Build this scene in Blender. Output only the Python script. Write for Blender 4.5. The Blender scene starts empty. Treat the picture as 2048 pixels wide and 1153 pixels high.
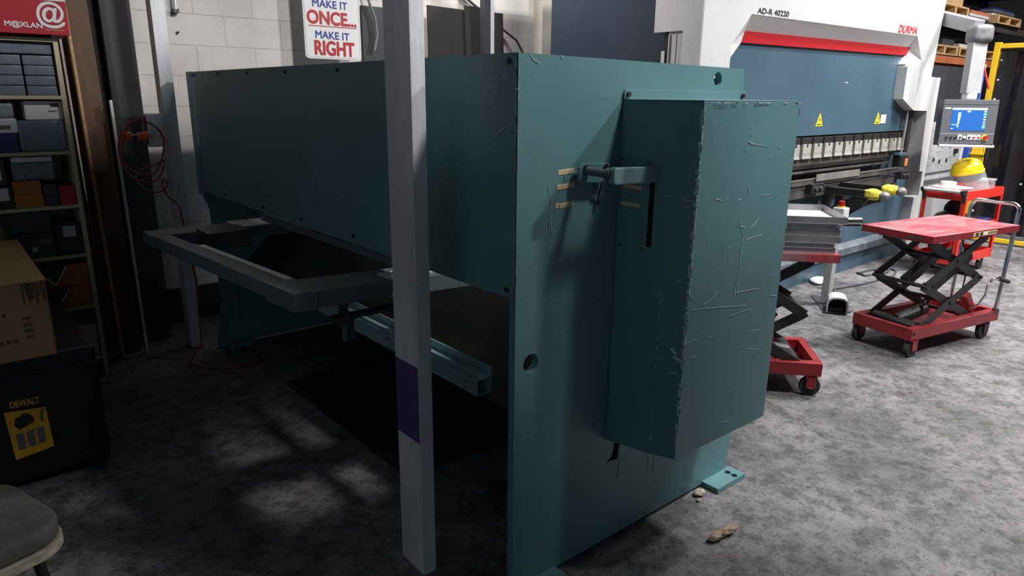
import bpy, bmesh, math, random
from mathutils import Matrix, Vector
random.seed(7)
C = bpy.context.scene.collection
S = bpy.context.scene
# ------------------------------------------------------------ camera
cd = bpy.data.cameras.new('camera'); cam = bpy.data.objects.new('camera', cd); C.objects.link(cam)
cd.sensor_width = 36; cd.lens = 24.3266; cd.clip_start = 0.05; cd.clip_end = 100
cam.matrix_world = Matrix.Translation((0, 0, 1.6)) @ Matrix(((0.767375, 0.164543, -0.619727), (-0.641114, 0.212632, -0.737402), (0.010439, 0.963179, 0.268659))).to_4x4()
S.camera = cam
# ------------------------------------------------------------ world, exposure
wd = bpy.data.worlds.new('World'); S.world = wd; wd.use_nodes = True
wd.node_tree.nodes['Background'].inputs[0].default_value = (0.75, 0.85, 1, 1)
wd.node_tree.nodes['Background'].inputs[1].default_value = 0.18
S.view_settings.view_transform = 'Standard'; S.view_settings.look = 'None'
S.view_settings.gamma = 1; S.view_settings.use_curve_mapping = False
S.view_settings.exposure = 0.0
# ------------------------------------------------------------ overhead lamps of the hall and one added fill (above the frame)
def lamp(loc, target, power, sx, sy, col=(1, 0.97, 0.95), spread=180):
    l = bpy.data.lights.new('overhead_light', 'AREA'); l.shape = 'RECTANGLE'; l.size = sx; l.size_y = sy
    l.energy = power; l.color = col; l.spread = math.radians(spread)
    o = bpy.data.objects.new('overhead_light', l); C.objects.link(o); o.location = loc
    o.rotation_euler = (Vector(target) - Vector(loc)).to_track_quat('-Z', 'Y').to_euler()
    return o
lamp((8.2, -2.7, 6.6), (3.0, 2.2, 1.0), 420, 0.4, 0.4)
lamp((3.4, -0.5, 5.6), (2.4, 1.2, 1.0), 320, 0.6, 0.6)
lamp((6.9, 1.1, 5.8), (6.6, 1.5, 0.0), 230, 0.9, 0.5, spread=100)
lamp((3.0, 4.4, 4.8), (4.3, 4.3, 2.0), 55, 0.3, 0.3, (1, .92, .90), spread=75)
lamp((9.0, 0.0, 4.6), (9.0, 3.0, 0.8), 100, 0.5, 0.5, spread=110)  # fill lamp added to brighten the brake column, cabinet and trolley
lamp((14.0, 2.0, 6.0), (14.0, 4.5, 2.4), 300, 0.6, 0.6)

# ------------------------------------------------------------ materials
def hexlin(r, g, b):
    f = lambda c: (c/255/12.92) if c/255 <= .04045 else ((c/255+.055)/1.055)**2.4
    return (f(r), f(g), f(b), 1)
def mat(name, col, rough=.5, metal=0., noise=.0, nscale=8., bump=0., bscale=120., spec=.5, emit=None, estr=0, stretch=None, alpha=1, trans=0):
    m = bpy.data.materials.new(name); m.use_nodes = True
    nt = m.node_tree; b = nt.nodes['Principled BSDF']
    col = tuple(col) if len(col) == 4 else tuple(col)+(1,)
    b.inputs['Base Color'].default_value = col; b.inputs['Roughness'].default_value = rough
    b.inputs['Metallic'].default_value = metal; b.inputs['Specular IOR Level'].default_value = spec
    if trans: b.inputs['Transmission Weight'].default_value = trans
    if alpha < 1: b.inputs['Alpha'].default_value = alpha
    if emit: b.inputs['Emission Color'].default_value = tuple(emit)+(1,); b.inputs['Emission Strength'].default_value = estr
    tc = nt.nodes.new('ShaderNodeTexCoord'); co = tc.outputs['Object']
    if stretch:
        mp = nt.nodes.new('ShaderNodeMapping'); mp.inputs['Scale'].default_value = stretch
        nt.links.new(co, mp.inputs[0]); co = mp.outputs[0]
    if noise:
        n = nt.nodes.new('ShaderNodeTexNoise'); n.inputs['Scale'].default_value = nscale; n.inputs['Detail'].default_value = 6
        nt.links.new(co, n.inputs['Vector'])
        r = nt.nodes.new('ShaderNodeValToRGB')
        r.color_ramp.elements[0].position = .3; r.color_ramp.elements[1].position = .7
        r.color_ramp.elements[0].color = tuple(c*(1-noise) for c in col[:3])+(1,)
        r.color_ramp.elements[1].color = tuple(min(1, c*(1+noise)) for c in col[:3])+(1,)
        nt.links.new(n.outputs['Fac'], r.inputs[0]); nt.links.new(r.outputs[0], b.inputs['Base Color'])
        mr = nt.nodes.new('ShaderNodeMapRange'); mr.inputs['To Min'].default_value = max(.05, rough-.12); mr.inputs['To Max'].default_value = min(1, rough+.12)
        nt.links.new(n.outputs['Fac'], mr.inputs['Value']); nt.links.new(mr.outputs[0], b.inputs['Roughness'])
    if bump:
        n2 = nt.nodes.new('ShaderNodeTexNoise'); n2.inputs['Scale'].default_value = bscale; n2.inputs['Detail'].default_value = 3
        nt.links.new(co, n2.inputs['Vector'])
        bp = nt.nodes.new('ShaderNodeBump'); bp.inputs['Strength'].default_value = bump; bp.inputs['Distance'].default_value = .01
        nt.links.new(n2.outputs['Fac'], bp.inputs['Height']); nt.links.new(bp.outputs[0], b.inputs['Normal'])
    return m
M = {}
M['teal'] = mat('teal paint', hexlin(86, 127, 132), .42, 0, .10, 2.2, .05, 260)
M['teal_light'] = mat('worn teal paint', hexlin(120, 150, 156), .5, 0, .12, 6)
M['teal_grey'] = mat('grey green primer', hexlin(80, 96, 100), .5, 0, .12, 5)
M['blue'] = mat('blue grey paint', hexlin(57, 82, 97), .45, 0, .08, 1.6)
M['darkblue'] = mat('dark blue paint', hexlin(34, 46, 62), .5, 0, .1, 2)
M['white'] = mat('white powder coat', (.47, .48, .49), .45, 0, .04, 2)
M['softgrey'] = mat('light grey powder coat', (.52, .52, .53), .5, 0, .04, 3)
M['red'] = mat('red trim', (.36, .010, .015), .35)
M['lift_red'] = mat('red lift paint', (.23, .013, .018), .38, 0, .18, 9)
M['lift_top'] = mat('worn red deck', (.37, .045, .06), .36, 0, .12, 9)
M['black'] = mat('black metal', (.014, .014, .015), .45, 0, .2, 10)
M['rubber'] = mat('black rubber', (.022, .022, .023), .8)
M['plastic_black'] = mat('black plastic', (.018, .018, .02), .35)
M['steel'] = mat('bare steel', (.42, .42, .43), .38, .8, .15, 12, stretch=(1, 1, .2))
M['dark_steel'] = mat('dark steel', (.12, .115, .11), .45, .6, .3, 7)
M['galv'] = mat('galvanised steel', (.68, .70, .73), .5, .35, .22, 5, .15, 60, stretch=(1, 1, .25))
M['chrome'] = mat('chrome', (.75, .75, .76), .15, 1)
M['chip'] = mat('bare paint chips', hexlin(170, 190, 192), .6)
M['dirt'] = mat('oily dirt', (.006, .008, .008), .9, spec=.1)
M['void'] = mat('dark gap', (.004, .004, .004), .9)
M['purple'] = mat('purple tape', hexlin(84, 56, 122), .5)
M['wood'] = mat('pale pine', (.50, .32, .15), .7, 0, .25, 6, stretch=(1, 6, 6))
M['ply'] = mat('cream shelf board', hexlin(205, 195, 160), .6, 0, .08, 5)
M['brownboard'] = mat('brown board', (.10, .055, .03), .7, 0, .3, 4, stretch=(6, 6, .6))
M['card'] = mat('cardboard', hexlin(172, 138, 98), .8, 0, .12, 5)
M['card_dark'] = mat('orange brown carton', hexlin(190, 120, 60), .75, 0, .1, 5)
M['foam'] = mat('grey block in plastic film', hexlin(110, 118, 132), .25, 0, .12, 9, .6, 22)
M['clear'] = mat('clear plastic film', hexlin(150, 158, 165), .15, 0, .2, 14, .8, 30)
M['paper'] = mat('white paper', (.8, .8, .8), .6)
M['orange'] = mat('orange plastic', (.85, .16, .04), .4)
M['yellow'] = mat('yellow paint', (.80, .50, .02), .45)
M['yellow_foam'] = mat('yellow foam wrap', (.80, .66, .06), .75, 0, .2, 30, .5, 60)
M['visor_yellow'] = mat('yellow helmet plastic', (.85, .62, .01), .3)
M['bluepaint'] = mat('blue post paint', (.03, .08, .40), .45)
M['cable'] = mat('grey cable', (.06, .06, .065), .5)
M['mag_cable'] = mat('red cable', (.30, .05, .05), .5)
M['whitecable'] = mat('white cable', (.6, .6, .6), .5)
M['hazard'] = mat('hazard yellow', (.88, .70, .02), .4)
M['ink'] = mat('dark ink', (.02, .02, .022), .6)
M['ink_grey'] = mat('grey ink', (.14, .14, .15), .6)
M['ink_red'] = mat('red ink', (.48, .025, .03), .5)
M['ink_blue'] = mat('blue ink', (.03, .05, .32), .5)
M['ink_white'] = mat('white ink', (.85, .82, .82), .5)
M['redprint'] = mat('red print', (.45, .02, .035), .45)
M['tan'] = mat('tan sticker', hexlin(222, 196, 152), .6)
M['screen_blue'] = mat('lit screen', (.01, .04, .16), .3, emit=(.02, .19, .62), estr=.7)
M['screen_white'] = mat('lit screen marks', (.5, .6, .7), .3, emit=(.55, .75, .9), estr=.9)
M['screen_green'] = mat('lit screen green', (.1, .5, .2), .3, emit=(.12, .6, .2), estr=.8)
M['green'] = mat('green button', (.02, .45, .2), .4)
M['charcoal'] = mat('charcoal paint', (.045, .047, .055), .45, 0, .08, 4)
M['pendant'] = mat('control panel grey', (.075, .08, .095), .45)
M['film_black'] = mat('black welding film', (.010, .010, .012), .3, 0, .3, 3, .3, 8)
M['glove'] = mat('white cloth', (.75, .74, .73), .9, 0, .1, 30)
M['matting'] = mat('black rubber matting', (.016, .015, .017), .75, 0, .2, 30, .4, 220)
M['tub'] = mat('clear tub', (.55, .57, .6), .2, 0, alpha=.45)
M['visor_clear'] = mat('clear visor', (.55, .6, .65), .08, 0, alpha=.28)
M['navy'] = mat('navy plastic', (.02, .03, .14), .4)
M['olive'] = mat('grey green cushion', (.075, .077, .07), .85, 0, .25, 18, .4, 60)
M['straw'] = mat('worn beige edge', (.33, .30, .24), .8, 0, .35, 20, stretch=(1, 1, 5))
M['rust'] = mat('orange rack beam', (.48, .14, .05), .6, 0, .2, 5)
M['matte_dark'] = mat('dark backdrop', (.02, .02, .022), .8)
M['dewalt'] = mat('black case plastic', (.006, .006, .007), .45)
M['label_yellow'] = mat('yellow label', hexlin(235, 178, 40), .5, 0, .05, 9)
M['teal_ink'] = mat('teal ink', (.01, .12, .13), .5)
M['dark_sheet'] = mat('dark sheet steel', (.03, .028, .026), .5, .3, .25, 4)
M['cream'] = mat('cream paint', (.42, .41, .36), .6, 0, .1, 4)
M['hose_grey'] = mat('grey hose', (.20, .20, .20), .5)
M['kraft'] = mat('crumpled tan paper', (.30, .235, .17), .85, 0, .3, 40, .8, 90)
M['tape_pale'] = mat('pale tape', (.55, .53, .47), .5)
M['skirt'] = mat('black wall base', (.03, .03, .03), .7, 0, .2, 6)

def concrete():
    m = bpy.data.materials.new('concrete floor'); m.use_nodes = True; nt = m.node_tree; b = nt.nodes['Principled BSDF']
    N = nt.nodes.new; Lk = nt.links.new
    tc = N('ShaderNodeTexCoord')
    def noise(s, d=6, r=.6):
        n = N('ShaderNodeTexNoise'); n.inputs['Scale'].default_value = s; n.inputs['Detail'].default_value = d; n.inputs['Roughness'].default_value = r
        Lk(tc.outputs['Object'], n.inputs['Vector']); return n.outputs['Fac']
    def ramp(f, p0, c0, p1, c1):
        r = N('ShaderNodeValToRGB'); e = r.color_ramp.elements
        e[0].position = p0; e[0].color = c0+(1,); e[1].position = p1; e[1].color = c1+(1,); Lk(f, r.inputs[0]); return r.outputs[0]
    def mul(a, c, f=1):
        x = N('ShaderNodeMix'); x.data_type = 'RGBA'; x.blend_type = 'MULTIPLY'; x.inputs[0].default_value = f
        Lk(a, x.inputs[6]); Lk(c, x.inputs[7]); return x.outputs[2]
    c = ramp(noise(2.2, 12, .72), .34, (.068, .066, .070), .66, (.205, .200, .210))
    c = mul(c, ramp(noise(13, 8, .75), .38, (.40, .40, .40), .56, (1.15, 1.15, 1.15)))
    c = mul(c, ramp(noise(38, 4, .7), .36, (.45, .45, .45), .46, (1, 1, 1)), .9)
    c = mul(c, ramp(noise(120, 2, .5), .3, (.7, .7, .7), .6, (1.0, 1.0, 1.0)))
    Lk(c, b.inputs['Base Color']); b.inputs['Roughness'].default_value = .62
    mr = N('ShaderNodeMapRange'); mr.inputs['To Min'].default_value = .45; mr.inputs['To Max'].default_value = .85; Lk(noise(5), mr.inputs['Value']); Lk(mr.outputs[0], b.inputs['Roughness'])
    bp = N('ShaderNodeBump'); bp.inputs['Strength'].default_value = .3; bp.inputs['Distance'].default_value = .01; Lk(noise(60, 6, .7), bp.inputs['Height']); Lk(bp.outputs[0], b.inputs['Normal'])
    return m
M['concrete'] = concrete()
def worn_deck():
    m = M['lift_top']; nt = m.node_tree; b = nt.nodes['Principled BSDF']; N = nt.nodes.new
    tc = N('ShaderNodeTexCoord'); mp = N('ShaderNodeMapping'); mp.inputs['Scale'].default_value = (2.2, 7, 1); nt.links.new(tc.outputs['Object'], mp.inputs[0])
    n = N('ShaderNodeTexNoise'); n.inputs['Scale'].default_value = 1.6; n.inputs['Detail'].default_value = 9; n.inputs['Roughness'].default_value = .7; nt.links.new(mp.outputs[0], n.inputs['Vector'])
    r = N('ShaderNodeValToRGB'); r.color_ramp.elements[0].position = .43; r.color_ramp.elements[0].color = (0, 0, 0, 1); r.color_ramp.elements[1].position = .58; r.color_ramp.elements[1].color = (.75, .75, .75, 1); nt.links.new(n.outputs['Fac'], r.inputs[0])
    x = N('ShaderNodeMix'); x.data_type = 'RGBA'; old = b.inputs['Base Color'].links[0].from_socket
    nt.links.new(r.outputs[0], x.inputs[0]); nt.links.new(old, x.inputs[6]); x.inputs[7].default_value = (.22, .20, .205, 1); nt.links.new(x.outputs[2], b.inputs['Base Color'])
worn_deck()
def blockwall():
    m = bpy.data.materials.new('painted block wall'); m.use_nodes = True; nt = m.node_tree; b = nt.nodes['Principled BSDF']
    N = nt.nodes.new; Lk = nt.links.new
    tc = N('ShaderNodeTexCoord'); sp = N('ShaderNodeSeparateXYZ'); cb = N('ShaderNodeCombineXYZ')
    Lk(tc.outputs['Object'], sp.inputs[0])
    a1 = N('ShaderNodeMath'); a1.operation = 'ADD'; a1.inputs[1].default_value = 5.05; Lk(sp.outputs['X'], a1.inputs[0])
    a2 = N('ShaderNodeMath'); a2.operation = 'ADD'; a2.inputs[1].default_value = 0.098; Lk(sp.outputs['Z'], a2.inputs[0])
    Lk(a1.outputs[0], cb.inputs[0]); Lk(a2.outputs[0], cb.inputs[1])
    br = N('ShaderNodeTexBrick'); br.inputs['Scale'].default_value = 1; br.inputs['Brick Width'].default_value = .4; br.inputs['Row Height'].default_value = .2
    br.inputs['Mortar Size'].default_value = .004; br.inputs['Mortar Smooth'].default_value = .6
    br.inputs['Color1'].default_value = (.66, .64, .62, 1); br.inputs['Color2'].default_value = (.62, .60, .58, 1); br.inputs['Mortar'].default_value = (.52, .50, .49, 1)
    Lk(cb.outputs[0], br.inputs['Vector'])
    n = N('ShaderNodeTexNoise'); n.inputs['Scale'].default_value = 3; n.inputs['Detail'].default_value = 8; Lk(tc.outputs['Object'], n.inputs['Vector'])
    r = N('ShaderNodeValToRGB'); r.color_ramp.elements[0].position = .3; r.color_ramp.elements[0].color = (.8, .78, .76, 1); r.color_ramp.elements[1].position = .6; Lk(n.outputs['Fac'], r.inputs[0])
    x = N('ShaderNodeMix'); x.data_type = 'RGBA'; x.blend_type = 'MULTIPLY'; x.inputs[0].default_value = 1; Lk(br.outputs['Color'], x.inputs[6]); Lk(r.outputs[0], x.inputs[7]); Lk(x.outputs[2], b.inputs['Base Color'])
    bp = N('ShaderNodeBump'); bp.inputs['Strength'].default_value = .5; bp.inputs['Distance'].default_value = .006; bp.invert = True; Lk(br.outputs['Fac'], bp.inputs['Height']); Lk(bp.outputs[0], b.inputs['Normal'])
    b.inputs['Roughness'].default_value = .75
    return m
M['block'] = blockwall()

# ------------------------------------------------------------ mesh helpers
FR = {}
class MB:
    def __init__(s): s.v = []; s.f = []
    def add(s, vs, fs):
        n = len(s.v); s.v += [Vector(v) for v in vs]; s.f += [tuple(i+n for i in f) for f in fs]; return s
    def box(s, x0, x1, y0, y1, z0, z1, T=None):
        vs = [Vector(p) for p in ((x0,y0,z0),(x1,y0,z0),(x1,y1,z0),(x0,y1,z0),(x0,y0,z1),(x1,y0,z1),(x1,y1,z1),(x0,y1,z1))]
        if T: vs = [T @ v for v in vs]
        return s.add(vs, [(0,3,2,1),(4,5,6,7),(0,1,5,4),(1,2,6,5),(2,3,7,6),(3,0,4,7)])
    def bar(s, p, q, w, h, up=(0,0,1)):          # rectangular bar; h is along up, w across
        p = Vector(p); q = Vector(q); d = (q-p).normalized(); up = Vector(up)
        a = d.cross(up); a = a.normalized() if a.length > 1e-6 else Vector((1,0,0)); u = a.cross(d)
        vs = []
        for c in (p, q):
            for sa, su in ((-1,-1),(1,-1),(1,1),(-1,1)): vs.append(c + a*(w/2*sa) + u*(h/2*su))
        return s.add(vs, [(3,2,1,0),(4,5,6,7),(0,1,5,4),(1,2,6,5),(2,3,7,6),(3,0,4,7)])
    def cyl(s, p, q, r, n=20, r2=None):
        p = Vector(p); q = Vector(q); r2 = r if r2 is None else r2; d = (q-p).normalized()
        a = d.orthogonal().normalized(); b = d.cross(a)
        vs = [c + (a*math.cos(2*math.pi*i/n) + b*math.sin(2*math.pi*i/n))*rr for c, rr in ((p, r), (q, r2)) for i in range(n)]
        fs = [(i, (i+1) % n, n+(i+1) % n, n+i) for i in range(n)] + [tuple(range(n-1, -1, -1)), tuple(range(n, 2*n))]
        return s.add(vs, fs)
    def tube(s, pts, r, n=8, closed=False):
        pts = [Vector(p) for p in pts]; m = len(pts); vs = []; prev = None
        for i, p in enumerate(pts):
            d = (pts[(i+1) % m] - pts[i-1]) if closed else (pts[min(i+1, m-1)] - pts[max(i-1, 0)])
            d.normalize()
            a = (prev - d*prev.dot(d)) if prev else d.orthogonal()
            a.normalize(); prev = a; b = d.cross(a)
            vs += [p + (a*math.cos(2*math.pi*k/n) + b*math.sin(2*math.pi*k/n))*r for k in range(n)]
        fs = []
        for i in range(m if closed else m-1):
            j = (i+1) % m
            fs += [(i*n+k, i*n+(k+1) % n, j*n+(k+1) % n, j*n+k) for k in range(n)]
        if not closed: fs += [tuple(range(n-1, -1, -1)), tuple(range((m-1)*n, m*n))]
        return s.add(vs, fs)
    def prism(s, poly, ax, a0, a1):              # polygon in the two other axes (in xyz order) swept along ax
        n = len(poly); vs = []
        for a in (a0, a1):
            for (u, v) in poly: vs.append({'x': (a, u, v), 'y': (u, a, v), 'z': (u, v, a)}[ax])
        return s.add(vs, [tuple(range(n)), tuple(range(2*n-1, n-1, -1))] + [(i, n+i, n+(i+1) % n, (i+1) % n) for i in range(n)])
    def lathe(s, prof, c=(0,0,0), n=28, T=None):
        c = Vector(c); vs = []
        for r, z in prof:
            for k in range(n):
                p = Vector((r*math.cos(2*math.pi*k/n), r*math.sin(2*math.pi*k/n), z))
                vs.append((T @ p if T else p) + c)
        fs = [(i*n+k, i*n+(k+1) % n, (i+1)*n+(k+1) % n, (i+1)*n+k) for i in range(len(prof)-1) for k in range(n)]
        if prof[0][0] > 1e-5: fs.append(tuple(range(n-1, -1, -1)))
        if prof[-1][0] > 1e-5: fs.append(tuple(range((len(prof)-1)*n, len(prof)*n)))
        return s.add(vs, fs)
    def quad(s, a, b, c, d, t=0.0015):           # a thin slab on quad abcd
        a, b, c, d = map(Vector, (a, b, c, d)); nn = (b-a).cross(d-a).normalized()*t
        return s.add([a, b, c, d, a-nn, b-nn, c-nn, d-nn], [(0,1,2,3),(7,6,5,4),(0,4,5,1),(1,5,6,2),(2,6,7,3),(3,7,4,0)])
    def ribbon(s, pts, nrm, w, t=.0006):
        pts = [Vector(p) for p in pts]; nrm = Vector(nrm).normalized()
        for i in range(len(pts)-1):
            d = (pts[i+1]-pts[i]); L = d.length
            if L < 1e-5: continue
            d /= L; a = d.cross(nrm).normalized()
            w0 = w*random.uniform(.5, 1.3); w1 = w*random.uniform(.3, 1.1); e = d*w*.4
            s.quad(pts[i]-a*w0/2-e, pts[i]+a*w0/2-e, pts[i+1]+a*w1/2+e, pts[i+1]-a*w1/2+e, t)
        return s
    def blob(s, c, rx, ry, rz, n=14, m=9, jit=0, T=None):
        c = Vector(c); vs = []
        for i in range(m+1):
            th = math.pi*i/m
            for k in range(n):
                ph = 2*math.pi*k/n; j = 1+random.uniform(-jit, jit)
                p = Vector((rx*math.sin(th)*math.cos(ph)*j, ry*math.sin(th)*math.sin(ph)*j, rz*math.cos(th)*j))
                vs.append((T @ p if T else p)+c)
        return s.add(vs, [(i*n+k, (i+1)*n+k, (i+1)*n+(k+1) % n, i*n+(k+1) % n) for i in range(m) for k in range(n)])
    def build(s, name, m, parent=None, bev=0, smooth=False, local=False, seg=2):
        me = bpy.data.meshes.new(name)
        if parent is not None: F = FR[parent]
        else:
            lo = Vector([min(v[i] for v in s.v) for i in range(3)]); hi = Vector([max(v[i] for v in s.v) for i in range(3)])
            F = Matrix.Translation(((lo.x+hi.x)/2, (lo.y+hi.y)/2, lo.z))
        Fi = F.inverted() if not local else Matrix.Identity(4)
        me.from_pydata([Fi @ v for v in s.v], [], s.f); me.update()
        bm = bmesh.new(); bm.from_mesh(me); bmesh.ops.remove_doubles(bm, verts=bm.verts, dist=1e-6)
        bmesh.ops.recalc_face_normals(bm, faces=bm.faces)
        if bev: 
            es = [e for e in bm.edges if len(e.link_faces) == 2 and e.calc_face_angle(0) > .5]
            bmesh.ops.bevel(bm, geom=es, offset=bev, segments=seg, profile=.6, affect='EDGES', clamp_overlap=True)
        if smooth:
            for f in bm.faces: f.smooth = True
            for e in bm.edges:
                if len(e.link_faces) == 2 and e.calc_face_angle(0) > .7: e.smooth = False
        bm.to_mesh(me); bm.free()
        me.materials.append(m if not isinstance(m, str) else M[m])
        o = bpy.data.objects.new(name, me); C.objects.link(o)
        if parent is not None: o.parent = parent; FR[o] = F
        else: o.matrix_world = F; FR[o] = F
        return o
def thing(name, label, cat, loc=(0,0,0), rz=0, group=None):
    o = bpy.data.objects.new(name, None); C.objects.link(o); o.location = loc; o.rotation_euler = (0, 0, rz); o.empty_display_size = .1
    FR[o] = Matrix.Translation(loc) @ Matrix.Rotation(rz, 4, 'Z')
    return tag(o, label, cat, group)
def tag(o, label, cat, group=None, kind=None):
    o['label'] = label; o['category'] = cat
    if group: o['group'] = group
    if kind: o['kind'] = kind
    return o
def struct(o): o['kind'] = 'structure'; return o
def dup(r, loc, rz, label=None, group=None):
    c = r.copy(); C.objects.link(c); c.location = loc; c.rotation_euler = (0, 0, rz)
    if label: c['label'] = label
    if group: c['group'] = group
    for ch in list(r.children):
        d = ch.copy(); C.objects.link(d); d.parent = c
        for g in list(ch.children):
            e = g.copy(); C.objects.link(e); e.parent = d
    FR[c] = Matrix.Translation(loc) @ Matrix.Rotation(rz, 4, 'Z')
    return c
def text(body, o, u, v, m, parent, name='lettering', bold=0, shear=0, depth=.0008, fit=True):
    """letters laid on the parallelogram o, o+u, o+v (lower left, width, height)"""
    cu = bpy.data.curves.new('t', 'FONT'); cu.body = body; cu.offset = 0; cu.shear = shear; cu.fill_mode = 'FRONT'
    t = bpy.data.objects.new('t', cu); C.objects.link(t)
    me = bpy.data.meshes.new_from_object(t.evaluated_get(bpy.context.evaluated_depsgraph_get()))
    bpy.data.objects.remove(t)
    vs = [w.co.copy() for w in me.vertices]; fs = [tuple(p.vertices) for p in me.polygons]; bpy.data.meshes.remove(me)
    x0 = min(p.x for p in vs); x1 = max(p.x for p in vs); y0 = min(p.y for p in vs); y1 = max(p.y for p in vs)
    o = Vector(o); u = Vector(u); v = Vector(v); n = u.cross(v).normalized()*depth
    mb = MB(); mb.add([o + u*((p.x-x0)/(x1-x0)) + v*((p.y-y0)/(y1-y0)) + n for p in vs], fs)
    if bold:
        k0 = list(mb.v); f0 = list(mb.f); uu = u.normalized()*v.length*bold; vv = v*bold
        for a, c in ((1, 0), (-1, 0), (0, 1), (0, -1), (.7, .7), (-.7, .7), (.7, -.7), (-.7, -.7)): mb.add([p + uu*a + vv*c + n*(.12*len(mb.v)/len(k0)) for p in k0], f0)
    me = bpy.data.meshes.new(name); Fi = FR[parent].inverted()
    me.from_pydata([Fi @ p for p in mb.v], [], mb.f); me.update(); me.materials.append(M[m])
    ob = bpy.data.objects.new(name, me); C.objects.link(ob); ob.parent = parent; FR[ob] = FR[parent]
    return ob
def plate(outer, holes, place, t, name, m, parent):
    """flat plate with round holes: polygon in 2D, place(u,v,w) -> xyz, thickness t"""
    cu = bpy.data.curves.new('p', 'CURVE'); cu.dimensions = '2D'; cu.fill_mode = 'BOTH'; cu.extrude = t/2
    def sp(pts):
        q = cu.splines.new('POLY'); q.points.add(len(pts)-1); q.use_cyclic_u = True
        for a, (x, y) in zip(q.points, pts): a.co = (x, y, 0, 1)
    sp(outer)
    for (cx, cy, r) in holes: sp([(cx+r*math.cos(2*math.pi*k/28), cy+r*math.sin(2*math.pi*k/28)) for k in range(28)])
    ob = bpy.data.objects.new('p', cu); C.objects.link(ob)
    me = bpy.data.meshes.new_from_object(ob.evaluated_get(bpy.context.evaluated_depsgraph_get())); bpy.data.objects.remove(ob)
    mb = MB(); mb.add([place(v.co.x, v.co.y, v.co.z) for v in me.vertices], [tuple(p.vertices) for p in me.polygons]); bpy.data.meshes.remove(me)
    return mb.build(name, m, parent)

# wear marks as polylines
SC_FRONT = [[(2.003,1.229,1.467),(2.019,1.229,1.46),(2.054,1.229,1.455),(2.113,1.228,1.449)],[(2.01,1.229,1.193),(2.027,1.229,1.161),(2.021,1.229,1.115),(2.024,1.229,1.012),(2.027,1.229,0.959)],[(2.061,1.229,1.181),(2.083,1.228,1.192),(2.109,1.228,1.211)],[(2.05,1.229,1.145),(2.096,1.228,1.15),(2.135,1.228,1.152)],[(1.923,1.23,1.144),(1.924,1.23,1.103)],[(1.854,1.231,1.298),(1.89,1.231,1.289)],[(1.972,1.23,1.282),(1.991,1.229,1.286)],[(2.027,1.229,1.324),(2.036,1.229,1.301)],[(2.106,1.228,1.288),(2.161,1.227,1.287)],[(2.001,1.229,1.197),(2.031,1.229,1.189)],[(1.776,1.232,0.952),(1.91,1.23,0.936),(2.091,1.228,0.909)],[(1.998,1.229,0.889),(2.071,1.228,0.892),(2.135,1.228,0.89)],[(2.008,1.229,0.961),(2.016,1.229,1.013)],[(2.013,1.229,0.968),(2.152,1.227,0.96)],[(1.756,1.233,0.844),(1.82,1.232,0.846)],[(1.877,1.231,0.837),(1.914,1.23,0.836)],[(1.787,1.232,0.788),(1.822,1.232,0.79)],[(2.12,1.228,0.743),(2.21,1.227,0.719)],[(2.133,1.228,0.806),(2.195,1.227,0.799)],[(1.748,1.233,1.019),(1.786,1.232,0.984)],[(1.845,1.231,0.958),(1.884,1.231,0.97),(1.907,1.231,0.992)],[(1.993,1.229,0.495),(2.047,1.229,0.484)],[(2.239,1.226,0.917),(2.278,1.226,0.914)]]
SC_CHAM = [[(1.74,1.27,1.307),(1.742,1.266,1.298),(1.747,1.253,1.298),(1.753,1.238,1.298)],[(1.74,1.271,1.281),(1.744,1.26,1.278),(1.749,1.249,1.283)],[(1.72,1.322,1.306),(1.727,1.302,1.311)],[(1.74,1.271,0.735),(1.749,1.248,0.74)],[(1.739,1.272,1.049),(1.746,1.255,1.042),(1.753,1.238,1.041)]]
SC_BLOB = [[(1.741,1.268,0.818),(1.745,1.258,0.807)],[(1.745,1.257,0.792),(1.751,1.242,0.784)]]
SC_PANEL = [[(1.25,1.595,1.645),(1.25,1.581,1.642),(1.25,1.569,1.644),(1.25,1.561,1.649),(1.25,1.552,1.654)],[(1.25,1.561,1.649),(1.25,1.555,1.632),(1.25,1.556,1.611)],[(1.25,1.535,1.647),(1.25,1.526,1.644)],[(1.25,1.487,1.611),(1.25,1.485,1.616),(1.25,1.476,1.617)],[(1.25,1.568,1.488),(1.25,1.545,1.504),(1.25,1.511,1.521),(1.25,1.489,1.528)],[(1.25,1.592,1.577),(1.25,1.588,1.576)]]
SC_SIDE = [[(1.297,1.476,1.709),(1.307,1.476,1.695),(1.329,1.476,1.685)],[(1.411,1.476,1.709),(1.419,1.476,1.699)],[(1.377,1.476,1.347),(1.384,1.477,1.306)],[(1.39,1.476,1.313),(1.384,1.476,1.262),(1.394,1.476,1.2)],[(1.408,1.476,1.274),(1.401,1.477,1.227)],[(1.38,1.476,1.247),(1.388,1.476,1.156)],[(1.44,1.476,1.378),(1.447,1.476,1.357)]]

# ------------------------------------------------------------ the hall
struct(MB().box(-2.5, 20, -7, 9, -.1, 0).build('floor', 'concrete'))
struct(MB().box(-1.2, 4.78, 5.2, 5.4, 0, 7).build('wall_back', 'block'))
struct(MB().box(4.78, 20, 8.6, 8.8, 0, 7).build('wall_rear', 'matte_dark'))
struct(MB().box(20, 20.2, -1, 8.8, 0, 7).build('wall_right', 'matte_dark'))
struct(MB().box(4.78, 4.9, 5.4, 8.6, 0, 7).build('wall_return', 'matte_dark'))
struct(MB().box(-1.4, -1.2, 3.4, 5.4, 0, 7).build('wall_left', 'matte_dark'))
struct(MB().box(-2.5, 20, -7, 9, 7, 7.1).build('ceiling', 'matte_dark'))
struct(MB().box(1.0, 4.78, 5.17, 5.2, 0, .24).build('baseboard_back', 'skirt'))
struct(MB().box(4.60, 4.78, 5.08, 5.2, 0, 7).build('trim_1', 'cream', bev=.004))
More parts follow.
